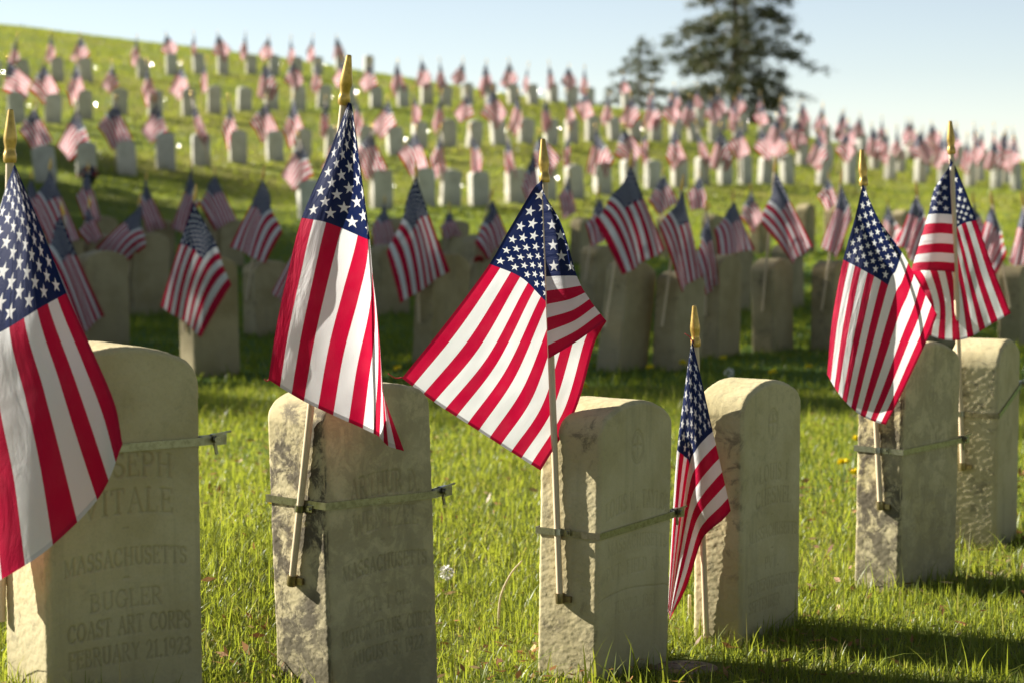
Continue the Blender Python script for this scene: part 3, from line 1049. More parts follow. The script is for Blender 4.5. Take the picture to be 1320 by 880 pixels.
# 6: folded over the stick, opening to the right
rows6 = [
    [(1224, 204, -.014, 0, 1), (1227, 208, -.010, .012, 1), (1232, 216, .0, .04, 1), (1247, 252, .014, .22, 1), (1260, 288, .014, .42, 1), (1281, 348, .0, .70, 1), (1303, 404, -.02, 1, 1)],
    [(1225, 240, -.012, 0, .75), (1212, 240, -.034, .06, .75), (1206, 244, -.006, .11, .75), (1226, 266, .022, .20, .75), (1240, 297, .022, .44, .75), (1258, 362, .004, .72, .75), (1276, 419, -.02, 1, .75)],
    [(1227, 277, -.012, 0, .46), (1211, 276, -.040, .08, .46), (1196, 278, -.012, .16, .46), (1212, 288, .026, .24, .46), (1224, 309, .03, .42, .46), (1238, 372, .008, .72, .46), (1247, 436, -.018, 1, .46)],
    [(1229, 315, -.012, 0, .23), (1207, 314, -.045, .15, .23), (1184, 318, -.015, .27, .23), (1196, 326, .028, .36, .23), (1206, 342, .036, .47, .23), (1218, 390, .012, .74, .23), (1218, 438, -.016, 1, .23)],
    [(1231, 351, -.012, 0, 0), (1204, 349, -.050, .17, 0), (1175, 350, -.02, .31, 0), (1180, 358, .02, .37, 0), (1188, 372, .038, .48, 0), (1198, 402, .016, .74, 0), (1192, 430, -.015, 1, 0)],
]
flag_on(6, (1241, 604), (1225, 156), rows6, 'rightmost front flag, canton folded over its stick, hanging open to the right', 18, mid=(1239, 500))

# clips and cups that hold the sticks to the stones: part of the strap things? they hold the stick, so one small holder each
def holder(k, strap_z, lab):
    f, p0, p1, Y0 = FL[k]
    o, w, t, H = NS[k]
    d = (p1 - p0) / np.linalg.norm(p1 - p0)
    R = np.array(o.rotation_euler.to_matrix())
    root = empty('stick_holder', tuple(p0), lab, 'flag holder', 'holders of the front row sticks')
    mb = MB()
    mb.lathe(-d * .003, d * .016, [(0, .0078), (.12, .0086), (1, .0086)], 14)
    ax = R.T
    mb.box(ax[1] * -.012 + d * .006 + ax[0] * .004, (.003, .010, .0055), ax)
    link('cup', sharp(mb.mesh('cup', M['brass']), 35), root)
    # clip where the strap crosses the stick
    local = R.T @ (p0 - np.array(o.location))
    lz = strap_z - local[2]
    if lz > .02:
        s = lz / max((R.T @ d)[2], .3)
        mb = MB()
        c = d * s
        mb.lathe(c - d * .006, c + d * .006, [(0, .0088), (1, .0088)], 14)
        mb.box(c + ax[1] * -.016 + ax[0] * .004, (.0016, .010, .0055), ax)
        mb.lathe(c + ax[1] * -.020 - ax[0] * .001, c + ax[1] * -.020 + ax[0] * .006, [(0, .003), (1, .003)], 8)
        link('clip', sharp(mb.mesh('clip', M['steel']), 35), root)


holder(2, .345, 'brass cup and clip holding the stick on the lichen-crusted headstone')
holder(3, .268, 'brass cup and clip holding the stick on the cracked headstone')
holder(5, .311, 'brass cup and clip holding the stick on the right-leaning headstone')
holder(6, .332, 'brass cup and clip holding the stick on the rightmost front headstone')

# ---------------------------------------------------------------- rows behind
ORD = ['first', 'second', 'third', 'fourth', 'fifth', 'sixth', 'seventh', 'eighth', 'ninth', 'tenth', 'eleventh', 'twelfth', 'thirteenth', 'fourteenth',
       'fifteenth', 'sixteenth', 'seventeenth', 'eighteenth', 'nineteenth']
TENS = {2: ('twentieth', 'twenty'), 3: ('thirtieth', 'thirty'), 4: ('fortieth', 'forty'), 5: ('fiftieth', 'fifty')}


def ordinal(i):
    if i <= 19:
        return ORD[i - 1]
    a, b = divmod(i, 10)
    return TENS[a][0] if b == 0 else TENS[a][1] + '-' + ORD[b - 1]


WM, TM, HM = .250, .122, .51
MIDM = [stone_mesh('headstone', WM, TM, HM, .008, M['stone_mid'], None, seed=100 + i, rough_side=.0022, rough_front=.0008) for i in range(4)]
FARM = [stone_mesh('headstone', WM, TM, HM, .022, M['stone_far'], None, seed=140 + i, rough_side=.001, rough_front=.0004, r=.012) for i in range(4)]


def quad_cloth(A, C1, C2, C3, n=26, m=22, amp=.022, k=1.6, ph=0., bow=.05, seed=0, sc=1.0):
    """A hoist top, C1 fly top, C2 fly bottom, C3 hoist bottom: (x,z) in metres; waves go in y"""
    u = np.linspace(0, 1, n)[:, None]
    v = np.linspace(1, 0, m)[None, :]
    A, C1, C2, C3 = [np.asarray(q, float) for q in (A, C1, C2, C3)]
    P = ((1 - u) * v)[..., None] * A + (u * v)[..., None] * C1 + (u * (1 - v))[..., None] * C2 + ((1 - u) * (1 - v))[..., None] * C3
    cen = (A + C1 + C2 + C3) / 4
    bul = 16 * u * (1 - u) * v * (1 - v)
    P = P - (.13 * bul)[..., None] * (C2 - A)
    # edges draw in a little between the corners
    b = bow * (4 * u * (1 - u) * (2 * v - 1) ** 2 + 4 * v * (1 - v) * (2 * u - 1) ** 2) * .5
    P = P + b[..., None] * (cen - P)
    y = amp * np.sin(2 * PI * (k * v + .35 * u) + ph) * (.35 + .65 * u) + amp * .6 * np.sin(2 * PI * (.8 * u + .6 * v) + ph * 1.7)
    uu = u + 0 * v
    vv = v + 0 * u
    y = y - .045 * bul
    q = np.stack([uu * 4, vv * 3, 0 * uu + seed], -1)
    y = y + amp * .7 * fbm(q, 2, seed)
    P = P + .35 * amp * np.stack([np.sin(2 * PI * (k * vv) + ph), 0 * vv], -1)
    W = np.stack([P[..., 0], y, P[..., 1]], -1) * sc
    return W, np.stack([uu, vv], -1)


# second and third rows: stones (left px, right px, top, base, roll) and flags (apex, C1 fly top, C2 fly bottom, C3 hoist bottom, stone or distance)
ROW2 = [  # name, xl, xr, ytop, ybase, roll
    ('A', 103, 163, 320, 446, 0), ('B', 225, 318, 325, 484, -1), ('C', 318, 372, 334, 433, 0), ('Q', 404, 450, 335, 470, 0), ('D', 520, 613, 322, 470, 3), ('E', 772, 830, 332, 477, 9),
    ('F', 838, 906, 346, 475, 5), ('G', 903, 948, 325, 459, 0), ('H', 970, 1023, 330, 452, 0), ('I', 1044, 1098, 333, 450, 3), ('J', 1184, 1236, 335, 450, 0),
    ('K', 1322, 1374, 344, 442, 2), ('L', 1283, 1332, 344, 446, 0)]
ROW25 = [('a', 163, 216, 298, 406, 0), ('b', 484, 517, 313, 405, 0), ('c', 752, 788, 314, 402, 4), ('d', 927, 962, 322, 402, 5), ('e', 1000, 1030, 318, 398, 0),
         ('f', 60, 100, 300, 408, 0), ('g', 600, 640, 300, 400, 0), ('i', 1256, 1292, 316, 394, 0), ('p', 122, 152, 300, 406, 0)]
ROW3 = [('k', 118, 146, 277, 345, 0), ('l', 570, 606, 284, 346, 0), ('m', 692, 718, 282, 340, 0), ('xx', 738, 764, 282, 340, 0), ('n', 1026, 1050, 262, 326, 0), ('o', 1062, 1090, 264, 324, 0),
         ('r', 498, 524, 288, 342, 0), ('s', 850, 874, 278, 334, 0), ('t', 905, 930, 276, 332, 0), ('u', 969, 991, 272, 328, 0),
        ('v', 1150, 1172, 270, 322, 0), ('hh', 250, 275, 288, 345, 0), ('y', 44, 70, 285, 348, 0), ('z', 192, 217, 286, 345, 0), ('zz', 283, 308, 284, 344, 0)]
SP = {}


def row_stone(me, px, pb, ptop, roll, th, label, group, jit=0):
    p = hit(px, pb)
    if p is None:
        return None
    o = link('headstone', me)
    o.location = tuple(p + np.array([0, 0, -.01]))
    h = (pb - ptop) * p[1] / FPX if ptop is not None else HM * random.uniform(.94, 1.06)
    h = min(max(h, .42), .62)
    o.scale = (random.uniform(.95, 1.05), 1, h / HM)
    o.rotation_euler = (rad(random.uniform(-1.5, 1.5)), rad(roll + random.uniform(-1, 1)), rad(th))
    tag(o, label, 'headstone', group)
    return o, p, h


rowname = {0: 'in the shaded second row', 1: 'in the shaded third row', 2: 'in the row at the slope foot'}
for ri, rows in enumerate((ROW2, ROW25, ROW3)):
    rows = sorted(rows, key=lambda r: r[1])
    for i, (nm, xl, xr, yt, yb, roll) in enumerate(rows):
        px = (xl + xr) / 2
        lab = 'shaded %s headstone, %s from left %s' % ('leaning' if abs(roll) > 2.5 else 'upright', ordinal(i + 1), rowname[ri])
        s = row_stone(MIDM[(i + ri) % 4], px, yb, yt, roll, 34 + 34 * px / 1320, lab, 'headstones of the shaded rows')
        if s:
            SP[nm] = s
            FOOT.append((s[1][0], s[1][1], s[0].rotation_euler[2], WM, TM))
# a leaning slab shows its base further left than its middle; FLAGS: key, apex, C1, C2, C3, stone, seed
MIDF = [
    ('A', (79, 278), (135, 407), (98, 442), (52, 342)), ('f', (66, 219), (107, 308), (66, 322), (42, 268)), ('y', (41, 230), (63, 292), (43, 302), (30, 268)),
    ('k', (114, 220), (131, 282), (117, 300), (100, 254)), ('p', (116, 268), (134, 306), (119, 320), (104, 298)),
    ('a', (182, 264), (124, 320), (163, 338), (189, 318)), ('z', (189, 232), (215, 294), (191, 300), (177, 266)),
    ('B', (253, 259), (209, 395), (262, 434), (302, 366)), ('zz', (277, 225), (305, 283), (279, 297), (257, 262)),
    ('C', (341, 231), (299, 318), (341, 340), (364, 300)), ('hh', (247, 216), (221, 294), (241, 304), (258, 262)), ('Q', (402, 284), (349, 376), (369, 394), (412, 335)),
    ('D', (536, 228), (580, 350), (518, 391), (501, 325)), ('r', (496, 262), (516, 316), (482, 318), (478, 296)), ('l', (580, 271), (596, 304), (573, 308), (568, 292)),
    ('g', (636, 257), (655, 303), (628, 336), (611, 312)), ('m', (688, 191), (697, 262), (682, 270), (672, 242)),
    ('E', (815, 214), (859, 322), (803, 354), (766, 284)), ('F', (881, 246), (906, 352), (877, 377), (848, 292)), ('G', (911, 272), (927, 364), (911, 380), (897, 330)),
    ('s', (855, 225), (874, 262), (848, 278), (834, 258)), ('d', (946, 260), (972, 322), (926, 330), (920, 296)), ('t', (902, 228), (914, 268), (890, 272), (886, 250)),
    ('u', (967, 245), (984, 280), (970, 300), (953, 280)), ('c', (773, 254), (790, 306), (764, 318), (756, 290)), ('xx', (733, 228), (744, 272), (726, 284), (720, 254)),
    ('H', (1000, 222), (1048, 318), (1020, 340), (980, 288)), ('I', (1086, 237), (1059, 318), (1079, 334), (1098, 282)), ('o', (1068, 230), (1082, 262), (1066, 272), (1054, 254)),
    ('J', (1180, 252), (1156, 312), (1180, 345), (1200, 296)), ('v', (1142, 264), (1128, 312), (1150, 336), (1166, 306)), ('L', (1276, 264), (1262, 316), (1281, 356), (1298, 326)),
    ('K', (1316, 265), (1297, 336), (1318, 352), (1334, 306)), ('i', (1253, 262), (1236, 302), (1256, 318), (1270, 292)),
]
MIDF.sort(key=lambda r: r[1][0])
for i, (nm, A, C1, C2, C3) in enumerate(MIDF):
    o, p, h = SP[nm]
    th = o.rotation_euler[2]
    nrm = np.array([-math.cos(th), -math.sin(th), 0])
    foot = np.array(p) + nrm * (WM / 2 + .010)
    foot[2] += .20
    Y = foot[1] - .015
    A3, B1, B2, B3 = [at(q[0], q[1], Y) for q in (A, C1, C2, C3)]
    tip = A3 + np.array([0, 0, .075])
    W, UV = quad_cloth(*[(q[0], q[2]) for q in (A3, B1, B2, B3)], amp=.020, k=1.1 + (i % 4) * .25, ph=i * 1.3, seed=i)
    W[..., 1] += Y - .035
    cm = cloth_mesh('cloth', W, UV, foot)
    blue = 'vivid sunlit flag folded on itself' if nm == 'a' else 'hanging stick flag'
    lab = '%s, %s from left among flags of the shaded rows' % (blue, ordinal(i + 1))
    make_flag(lab, 'flags of the shaded rows', foot, tip, cm, foot, .0060, .075, simple=True)

# ---------------------------------------------------------------- the hill
HILL = [
    ('in the lowest row on the hill', [(385, 284), (492, 268), (620, 265), (740, 256), (850, 242), (940, 238), (1000, 236), (1080, 238), (1150, 233), (1320, 246)],
     [400, 447, 492, 548, 580, 618, 665, 705, 742, 777, 812, 841, 876, 905, 935, 961, 986, 1015, 1060, 1096, 1147, 1186, 1216, 1250, 1284, 1310]),
    ('in the second row up the hill', [(20, 240), (112, 231), (164, 226), (214, 219), (260, 215), (310, 211), (389, 207), (470, 203), (510, 199), (540, 193), (640, 188), (715, 186), (790, 182), (870, 182), (920, 184), (990, 186), (1065, 191), (1150, 202), (1320, 224)],
     [60, 112, 164, 214, 260, 307, 355, 389, 430, 470, 510, 541, 578, 610, 643, 677, 710, 737, 763, 792, 819, 845, 871, 895, 921, 952, 987, 1010, 1034, 1064, 1088, 1112, 1140, 1172, 1204, 1236, 1268, 1300]),
    ('in the third row up the hill', [(0, 161), (68, 158), (154, 150), (244, 150), (315, 145), (385, 141), (485, 138), (633, 135), (713, 135), (830, 142), (900, 147), (1000, 160), (1060, 172), (1100, 182), (1163, 198), (1240, 208), (1320, 218)],
     [22, 68, 110, 154, 200, 244, 276, 315, 350, 385, 417, 450, 485, 520, 550, 574, 603, 633, 662, 687, 713, 738, 759, 785, 808, 830, 853, 876, 898, 918, 940, 962, 985, 1008, 1030, 1052, 1075, 1098, 1120, 1142, 1163, 1186, 1210, 1234, 1258, 1284, 1308]),
    ('in the short row right of the big tree', [(830, 163), (900, 165), (1000, 174), (1080, 187), (1160, 202), (1250, 214)],
     [846, 874, 903, 930, 958, 984, 1012, 1038, 1064, 1092, 1118, 1148, 1178]),
    ('in the short row at the far right', [(1000, 211), (1100, 217), (1200, 227), (1320, 240)],
     [1006, 1034, 1066, 1098, 1128, 1160, 1192, 1226, 1262, 1296]),
    ('in the highest row along the crest', [(0, 110), (75, 106), (185, 102), (257, 95), (324, 96), (382, 98), (440, 94), (515, 96), (602, 102), (640, 112), (700, 116), (780, 124), (850, 132), (920, 142), (980, 152), (1040, 164), (1090, 176), (1140, 190), (1200, 200)],
     [-8, 32, 75, 112, 185, 222, 257, 288, 324, 353, 382, 410, 440, 475, 502, 529, 574, 602, 628, 650, 676, 700, 722, 748, 770, 796, 820, 846, 872, 896, 920, 945, 968, 990, 1012, 1036, 1060, 1084, 1108, 1134, 1160]),
]
# cloth variants: corners relative to the apex in metres
VAR = [((-.15, -.44), (.03, -.56), (.16, -.34)), ((.15, -.40), (-.05, -.53), (-.12, -.34)), ((.06, -.42), (0, -.50), (-.05, -.30)), ((.16, -.36), (-.03, -.47), (-.18, -.24)),
       ((-.17, -.36), (-.02, -.48), (.15, -.27)), ((.09, -.44), (-.06, -.52), (-.10, -.30)), ((-.20, -.32), (-.10, -.46), (.10, -.34)), ((-.05, -.44), (.03, -.52), (.09, -.32)),
       ((.22, -.26), (.10, -.46), (-.12, -.30)), ((-.10, -.42), (-.02, -.54), (.07, -.33))]
HCL, HPM, HFM = [], [], []
for i, (c1, c2, c3) in enumerate(VAR):
    W, UV = quad_cloth((0, 0), c1, c2, c3, 16, 14, .020, .55 + .2 * (i % 3), i * .9, .05, 60 + i)
    HCL.append((W, UV))
mbp = MB()
mbp.lathe((0, 0, -.70), (0, 0, .01), [(0, .0065), (1, .0065)], 6)
mbf = MB()
mbf.lathe((0, 0, 0), (0, 0, .075), [(0, .009), (.4, .0095), (1, .003)], 6)


def far_flag_mesh(i):
    W, UV = HCL[i]
    n, m = W.shape[:2]
    V = [W.reshape(-1, 3)]
    uv = [UV.reshape(-1, 2)]
    Fq, Ft, mq, mt, off = [grid_faces(n, m)], [], [np.zeros((n - 1) * (m - 1))], [], n * m
    for mb, mi in ((mbp, 1), (mbf, 2)):
        v = np.concatenate(mb.V)
        Fq.append(np.concatenate(mb.Q) + off)
        mq.append(np.full(len(Fq[-1]), mi))
        Ft.append(np.concatenate(mb.T) + off)
        mt.append(np.full(len(Ft[-1]), mi))
        V.append(v)
        uv.append(np.zeros((len(v), 2)))
        off += len(v)
    return mesh('flag', np.concatenate(V), [np.concatenate(Fq), np.concatenate(Ft)], [M['flag'], M['wood'], M['gold']], uv=np.concatenate(uv), mi=np.concatenate(mq + mt))


FFM = [far_flag_mesh(i) for i in range(len(VAR))]


def glint_mesh():
    mb = MB()
    mb.box((0, 0, 0), (.011, .007, .0015))
    return mb


gm = MB()
gm.box((0, 0, 0), (.0095, .0065, .0015))
GLM = gm.mesh('buckle', M['buckle'], False)
far_band = strap_parts(WM, TM, .30, .01, .011)
NGL = 0
HV = None
hp = {}
for ri, (rn, line, xs) in enumerate(HILL):
    lx, ly = [a for a, b in line], [b for a, b in line]
    done_s = done_f = 0
    for j, px in enumerate(xs):
        pb = float(np.interp(px, lx, ly)) + random.uniform(-1.5, 1.5)
        th = 10 + 42 * np.clip(px / 1320, 0, 1) + random.uniform(-4, 4)
        s = row_stone(FARM[j % 4], px, pb, None, random.gauss(0, 2.6), th, 'x', 'headstones on the hill')
        if s is None:
            continue
        o, p, h = s
        o.scale = (o.scale[0] * 1.14, 1.08, o.scale[2] * 1.06)
        done_s += 1
        o['label'] = 'grey headstone, %s from left %s' % (ordinal(done_s), rn)
        FOOT.append((p[0], p[1], rad(th), WM, TM))
        tr = rad(th)
        nrm = np.array([-math.cos(tr), -math.sin(tr), 0])
        # flag by its left side
        if random.random() < .98:
            done_f += 1
            vi = random.randrange(len(VAR))
            f = link('flag', FFM[vi])
            lean = random.gauss(0, 5.5)
            base = np.array(p) + nrm * (WM / 2 + .012)
            f.location = (base[0], base[1], base[2] + 1.02 + random.uniform(-.05, .04))
            f.rotation_euler = (rad(random.uniform(-4, 4)), rad(lean), rad(random.uniform(-28, 28)))
            k = random.uniform(1.25, 1.6)
            f.scale = (k, k, k)
            tag(f, 'sunlit stick flag, %s from left %s' % (ordinal(done_f), rn), 'flag', 'flags on the hill')
        # strap with its bright buckle
        if random.random() < (.38 if px < 1000 else .28):
            NGL += 1
            axl = np.array([math.cos(tr), math.sin(tr), 0])
            c = axl * (WM * .57 + .026)
            # the clamp sticks out past the slab's own shadow
            sn = np.array([-SUND[1], SUND[0], 0])
            sn = sn / np.linalg.norm(sn)
            if sn[1] < 0:
                sn = -sn
            ext = WM * .57 * abs(axl @ sn) + TM * .5 * abs(np.array([-axl[1], axl[0], 0]) @ sn)
            c = c + sn * max(0, ext + .018 - c @ sn)
            c = c + np.array(p)
            c[2] += .30 + random.uniform(-.04, .05)
            root = empty('strap_clamp', tuple(p), 'glinting strap round %s headstone from left %s' % (ordinal(done_s), rn), 'strap', 'straps on the hill')
            b = link('strap_band', far_band, root)
            b.rotation_euler = o.rotation_euler
            g_ = link('buckle', GLM, root)
            g_.location = tuple(c - np.array(p))
            hv = (SUND + (Vector(_C) - Vector(c)).normalized()).normalized()
            e = hv.to_track_quat('Z', 'Y').to_euler()
            g_.rotation_euler = (e.x + rad(random.gauss(0, 4.6)), e.y + rad(random.gauss(0, 4.6)), e.z)


# ---------------------------------------------------------------- wreath, bow, dandelions, odds and ends
def posy(name, c, r, mats, label, cat, n=26, pot=True, seed=0):
    rs = np.random.default_rng(seed)
    root = empty(name, tuple(c), label, cat)
    if pot:
        mb = MB()
        mb.lathe((0, 0, 0), (0, 0, r * 1.0), [(0, r * .55), (.9, r * .8), (1, r * .86)], 14)
        link('pot', mb.mesh('pot', M['pot']), root)
    for mi, mt in enumerate(mats):
        V, Q = [], []
        for i in range(n):
            d = rs.normal(size=3)
            d[2] = abs(d[2])
            d /= np.linalg.norm(d)
            q = d * r * rs.uniform(.6, 1.05) * np.array([1.15, 1, .9]) + np.array([0, 0, r * (.9 if pot else 0)])
            for k in range(6):
                a = rs.normal(size=3)
                a /= np.linalg.norm(a)
                b = np.cross(a, rs.normal(size=3))
                b /= np.linalg.norm(b)
                s = r * .22
                V += [q - a * s * .2, q + a * s * .5 + b * s * .45, q + a * s, q + a * s * .5 - b * s * .45]
                k0 = len(V) - 4
                Q.append((k0, k0 + 1, k0 + 2, k0 + 3))
        link('petals', mesh('petals', np.array(V), np.array(Q), mt), root)


w0 = hit(118, 238)
posy('flower_pot', w0 + np.array([0, -.15, 0]), .13, [M['red'], M['navy'], M['pot']], 'dark pot of red and navy flowers before a headstone on the left slope', 'flower pot', 24, True, 3)
b0 = at(618, 336, SP['g'][1][1] - .3)
b1 = np.array([b0[0], b0[1], float(ground(b0[0], b0[1]))])
bow = empty('flower_pick', tuple(b1), 'red artificial flower standing beside the headstone behind the spread flag', 'flower')
mb = MB()
mb.tube([(0, 0, -.02), (.004, 0, (b0 - b1)[2])], .003, 6)
link('stem', mb.mesh('stem', M['stem']), bow)
rs = np.random.default_rng(5)
V, Q = [], []
for k in range(40):
    a = rs.normal(size=3)
    a[2] = abs(a[2]) * .7
    a /= np.linalg.norm(a)
    b = np.cross(a, rs.normal(size=3))
    b /= np.linalg.norm(b)
    q = np.array([0, 0, (b0 - b1)[2]])
    V += [q, q + a * .025 + b * .014, q + a * .042, q + a * .025 - b * .014]
    Q.append((len(V) - 4, len(V) - 3, len(V) - 2, len(V) - 1))
link('petals', mesh('petals', np.array(V), np.array(Q), M['red']), bow)


def dandelion_mesh(mt, fluff=False):
    rs = np.random.default_rng(9 + fluff)
    V, Q = [], []
    for k in range(70 if not fluff else 90):
        a = rs.normal(size=3)
        a[2] = abs(a[2]) * (.55 if not fluff else 1) * (1 if not fluff else rs.choice([1, -1]))
        a /= np.linalg.norm(a)
        b = np.cross(a, rs.normal(size=3))
        b /= np.linalg.norm(b)
        L, wd = (.014, .0022) if not fluff else (.016, .0028)
        s = 0 if not fluff else L * .55
        V += [a * s, a * (s + (L - s) * .6) + b * wd, a * L, a * (s + (L - s) * .6) - b * wd]
        Q.append((len(V) - 4, len(V) - 3, len(V) - 2, len(V) - 1))
    return mesh('blossom', np.array(V), np.array(Q), mt)


DM, FM_ = dandelion_mesh(M['yellow']), dandelion_mesh(M['fluff'], True)
DAND = [(1105, 567, 0, 'topmost of the two bright yellow dandelions left of the leaning headstone'), (1087, 596, 0, 'lower of the two bright yellow dandelions left of the leaning headstone'),
        (353, 645, 0, 'yellow dandelion peeping out left of the lichen-crusted headstone'), (576, 737, 1, 'white dandelion seed head at the right edge of the lichen-crusted stone'),
        (513, 475, 0, 'yellow dandelion in the shaded grass left of the spread flag'), (752, 498, 0, 'yellow dandelion just above the cracked headstone'),
        (838, 474, 0, ''), (880, 468, 0, ''), (932, 462, 0, ''), (1042, 473, 0, ''), (996, 480, 0, ''), (812, 452, 0, ''), (1103, 610, 0, 'dim dandelion just below the bright pair left of the leaning headstone'), (940, 480, 1, 'pale seed head in the shade right of the small flag tip')]
for px, py, fl, lab in DAND:
    g0 = hit(px, py + (30 if py > 520 else 12))
    tip = at(px, py, g0[1])
    o = empty('dandelion', tuple(g0), lab or 'blurred yellow dandelion in the shaded grass behind the small flag', 'dandelion', 'dandelions in the grass')
    h = tip[2] - g0[2]
    st = MB()
    st.tube([(0, 0, -.01), (.003, 0, h * .5), (0, 0, h)], .0014, 5)
    link('stem', st.mesh('stem', M['stem']), o)
    bl = link('blossom', FM_ if fl else DM, o)
    bl.location = (0, 0, h)
    bl.scale = (1.45, 1.45, 1.45) if py < 620 else (1.1, 1.1, 1.1)
    bl.rotation_euler = (rad(random.uniform(-25, 35)), rad(random.uniform(-20, 20)), random.uniform(0, 6))

# rusty plate in the turf and two dry stalks
pp = hit(884, 861)
mb = MB()
mb.lathe((0, 0, -.02), (0, 0, .004), [(0, .060), (.8, .062), (.93, .060), (1, .054)], 32)
for k in range(9):
    a = k * .7
    mb.lathe((.034 * math.cos(a), .034 * math.sin(a), .002), (.034 * math.cos(a), .034 * math.sin(a), .0055), [(0, .006), (1, .005)], 8)
pl = link('ground_plate', sharp(mb.mesh('ground_plate', M['rust']), 35))
pl.location = tuple(pp)
tag(pl, 'rusty round metal plate lying in the turf right of the cracked headstone', 'plate')
for pts, lab in (([(890, 803), (889, 785), (889, 766)], 'short pale stub standing beside the small flag stick'), ([(642, 806), (645, 770), (658, 740), (673, 722)], 'long dry straw stalk arching in the grass left of the cracked headstone')):
    g0 = hit(*pts[0])
    P = [at(a, b, g0[1]) - g0 for a, b in pts]
    P = catmull(np.array([np.array([0, 0, -.01])] + P[1:]), 12)
    mb = MB()
    mb.tube(P, np.linspace(.0042 if 'stub' in lab else .0026, .0034 if 'stub' in lab else .0016, 12), 7)
    o = link('dry_stalk', mb.mesh('dry_stalk', M['straw']))
    o.location = tuple(g0)
    tag(o, lab, 'stalk')


# ---------------------------------------------------------------- trees
def tint_mesh(name, V, Q, tint, mat):
    return mesh(name, V, Q, mat, attrs={'tint': tint})


def conifer(label, base, height, width, seed, crown_from=.12, nlimb=60, dense=1.0, top_off=0, group=None, lean=(0, 0)):
    rs = np.random.default_rng(seed)
    root = empty('conifer_tree', tuple(base), label, 'tree', group)
    tr = MB()
    zs = np.linspace(-.3, height, 14)
    r0 = height * .022
    pts = np.stack([lean[0] * zs / height + .02 * height * np.sin(zs * .9 + seed) * .15, lean[1] * zs / height + 0 * zs, zs], -1)
    tr.tube(pts, np.maximum(r0 * (1 - zs / height * .93), .012), 9)
    V, tint = [], []
    for i in range(nlimb):
        f = crown_from + (1 - crown_from) * ((i + rs.uniform(0, .8)) / nlimb)
        z = f * height * .985
        prof = min(1.0, (1 - f) * 1.9 + .06) * (.72 + .5 * rs.random()) * (1.0 if f > .25 else .8)
        L = width / 2 * prof
        if rs.random() < .10:
            L *= 1.35
        a = i * 2.399 + rs.uniform(-.4, .4)
        x0 = np.interp(z, zs, pts[:, 0])
        d = np.array([math.cos(a), math.sin(a), 0])
        rise = rs.uniform(-.15, .32)
        k = np.linspace(0, 1, 7)
        lp = np.stack([x0 + d[0] * L * k, d[1] * L * k, z + L * (rise * k - .22 * k * k)], -1)
        tr.tube(lp, np.linspace(.020, .005, 7) * height / 6, 5)
        nc = max(int(L * 11 * dense), 4)
        for c in range(nc):
            kk = rs.uniform(.22, 1.04) ** .8
            cpt = np.array([np.interp(kk, k, lp[:, j]) for j in range(3)])
            cpt = cpt + rs.normal(size=3) * np.array([.15, .15, .08]) * (width / 4.5) * (1.2 - .4 * kk)
            n = 16
            q = cpt + rs.normal(size=(n, 3)) * np.array([.10, .10, .075]) * (width / 4.5)
            ax = rs.normal(size=(n, 3)) + d * .8
            ax /= np.linalg.norm(ax, axis=1)[:, None]
            b = np.cross(ax, rs.normal(size=(n, 3)))
            b /= np.linalg.norm(b, axis=1)[:, None]
            s = (.085 * (width / 4.5) * rs.uniform(.6, 1.3, n))[:, None]
            V.append(np.stack([q - ax * s, q + b * s * .26, q + ax * s, q - b * s * .26], 1))
            tint.append(np.repeat(np.clip(rs.normal(.35, .2) + rs.normal(0, .12, n), 0, 1), 4))
    V = np.concatenate(V).reshape(-1, 3)
    Q = np.arange(len(V)).reshape(-1, 4)
    link('trunk', tr.mesh('trunk', M['bark']), root)
    link('crown', tint_mesh('crown', V, Q, np.concatenate(tint), M['needle']), root)
    return root


def gz(x, y):
    return float(ground(x, y))


TY = 84.0
bx = float(at(946, 150, TY)[0])
conifer('large dark conifer with open airy crown rising behind the hill crest', (bx, TY, gz(bx, TY)), 8.4, 4.8, 4, .03, 120, .95)
sx_ = float(at(826, 130, 82)[0])
conifer('smaller bushy conifer left of the large one on the crest', (sx_, 82, gz(sx_, 82)), 3.3 + (2.0 - gz(sx_, 82)) * .5, 2.5, 9, .06, 64, 1.6)


def broadleaf_meshes(height, spread, seed, nclump=150, per=60):
    rs = np.random.default_rng(seed)
    tr = MB()
    zs = np.linspace(-.3, height * .62, 8)
    tr.tube(np.stack([.1 * np.sin(zs), .1 * np.cos(zs * .8), zs], -1), np.linspace(.30, .12, 8), 9)
    V, tint = [], []
    for i in range(nclump):
        d = rs.normal(size=3)
        d /= np.linalg.norm(d)
        c = np.array([0, 0, height * .58]) + d * np.array([spread / 2, spread / 2, height * .42]) * rs.uniform(.35, 1.0)
        if i < 26:
            p0 = np.array([0, 0, height * rs.uniform(.25, .6)])
            tr.tube(np.stack([p0 + (c - p0) * k for k in np.linspace(0, 1, 5)]), np.linspace(.09, .02, 5), 6)
        q = c + rs.normal(size=(per, 3)) * .42
        ax = rs.normal(size=(per, 3))
        ax /= np.linalg.norm(ax, axis=1)[:, None]
        b = np.cross(ax, rs.normal(size=(per, 3)))
        b /= np.linalg.norm(b, axis=1)[:, None]
        s = rs.uniform(.10, .2, per)[:, None]
        V.append(np.stack([q - ax * s, q + b * s * .6, q + ax * s, q - b * s * .6], 1))
        tint.append(np.repeat(np.clip(rs.normal(.35, .25, per), 0, 1), 4))
    V = np.concatenate(V).reshape(-1, 3)
    return tr.mesh('trunk', M['bark']), tint_mesh('crown', V, np.arange(len(V)).reshape(-1, 4), np.concatenate(tint), M['leaf'])


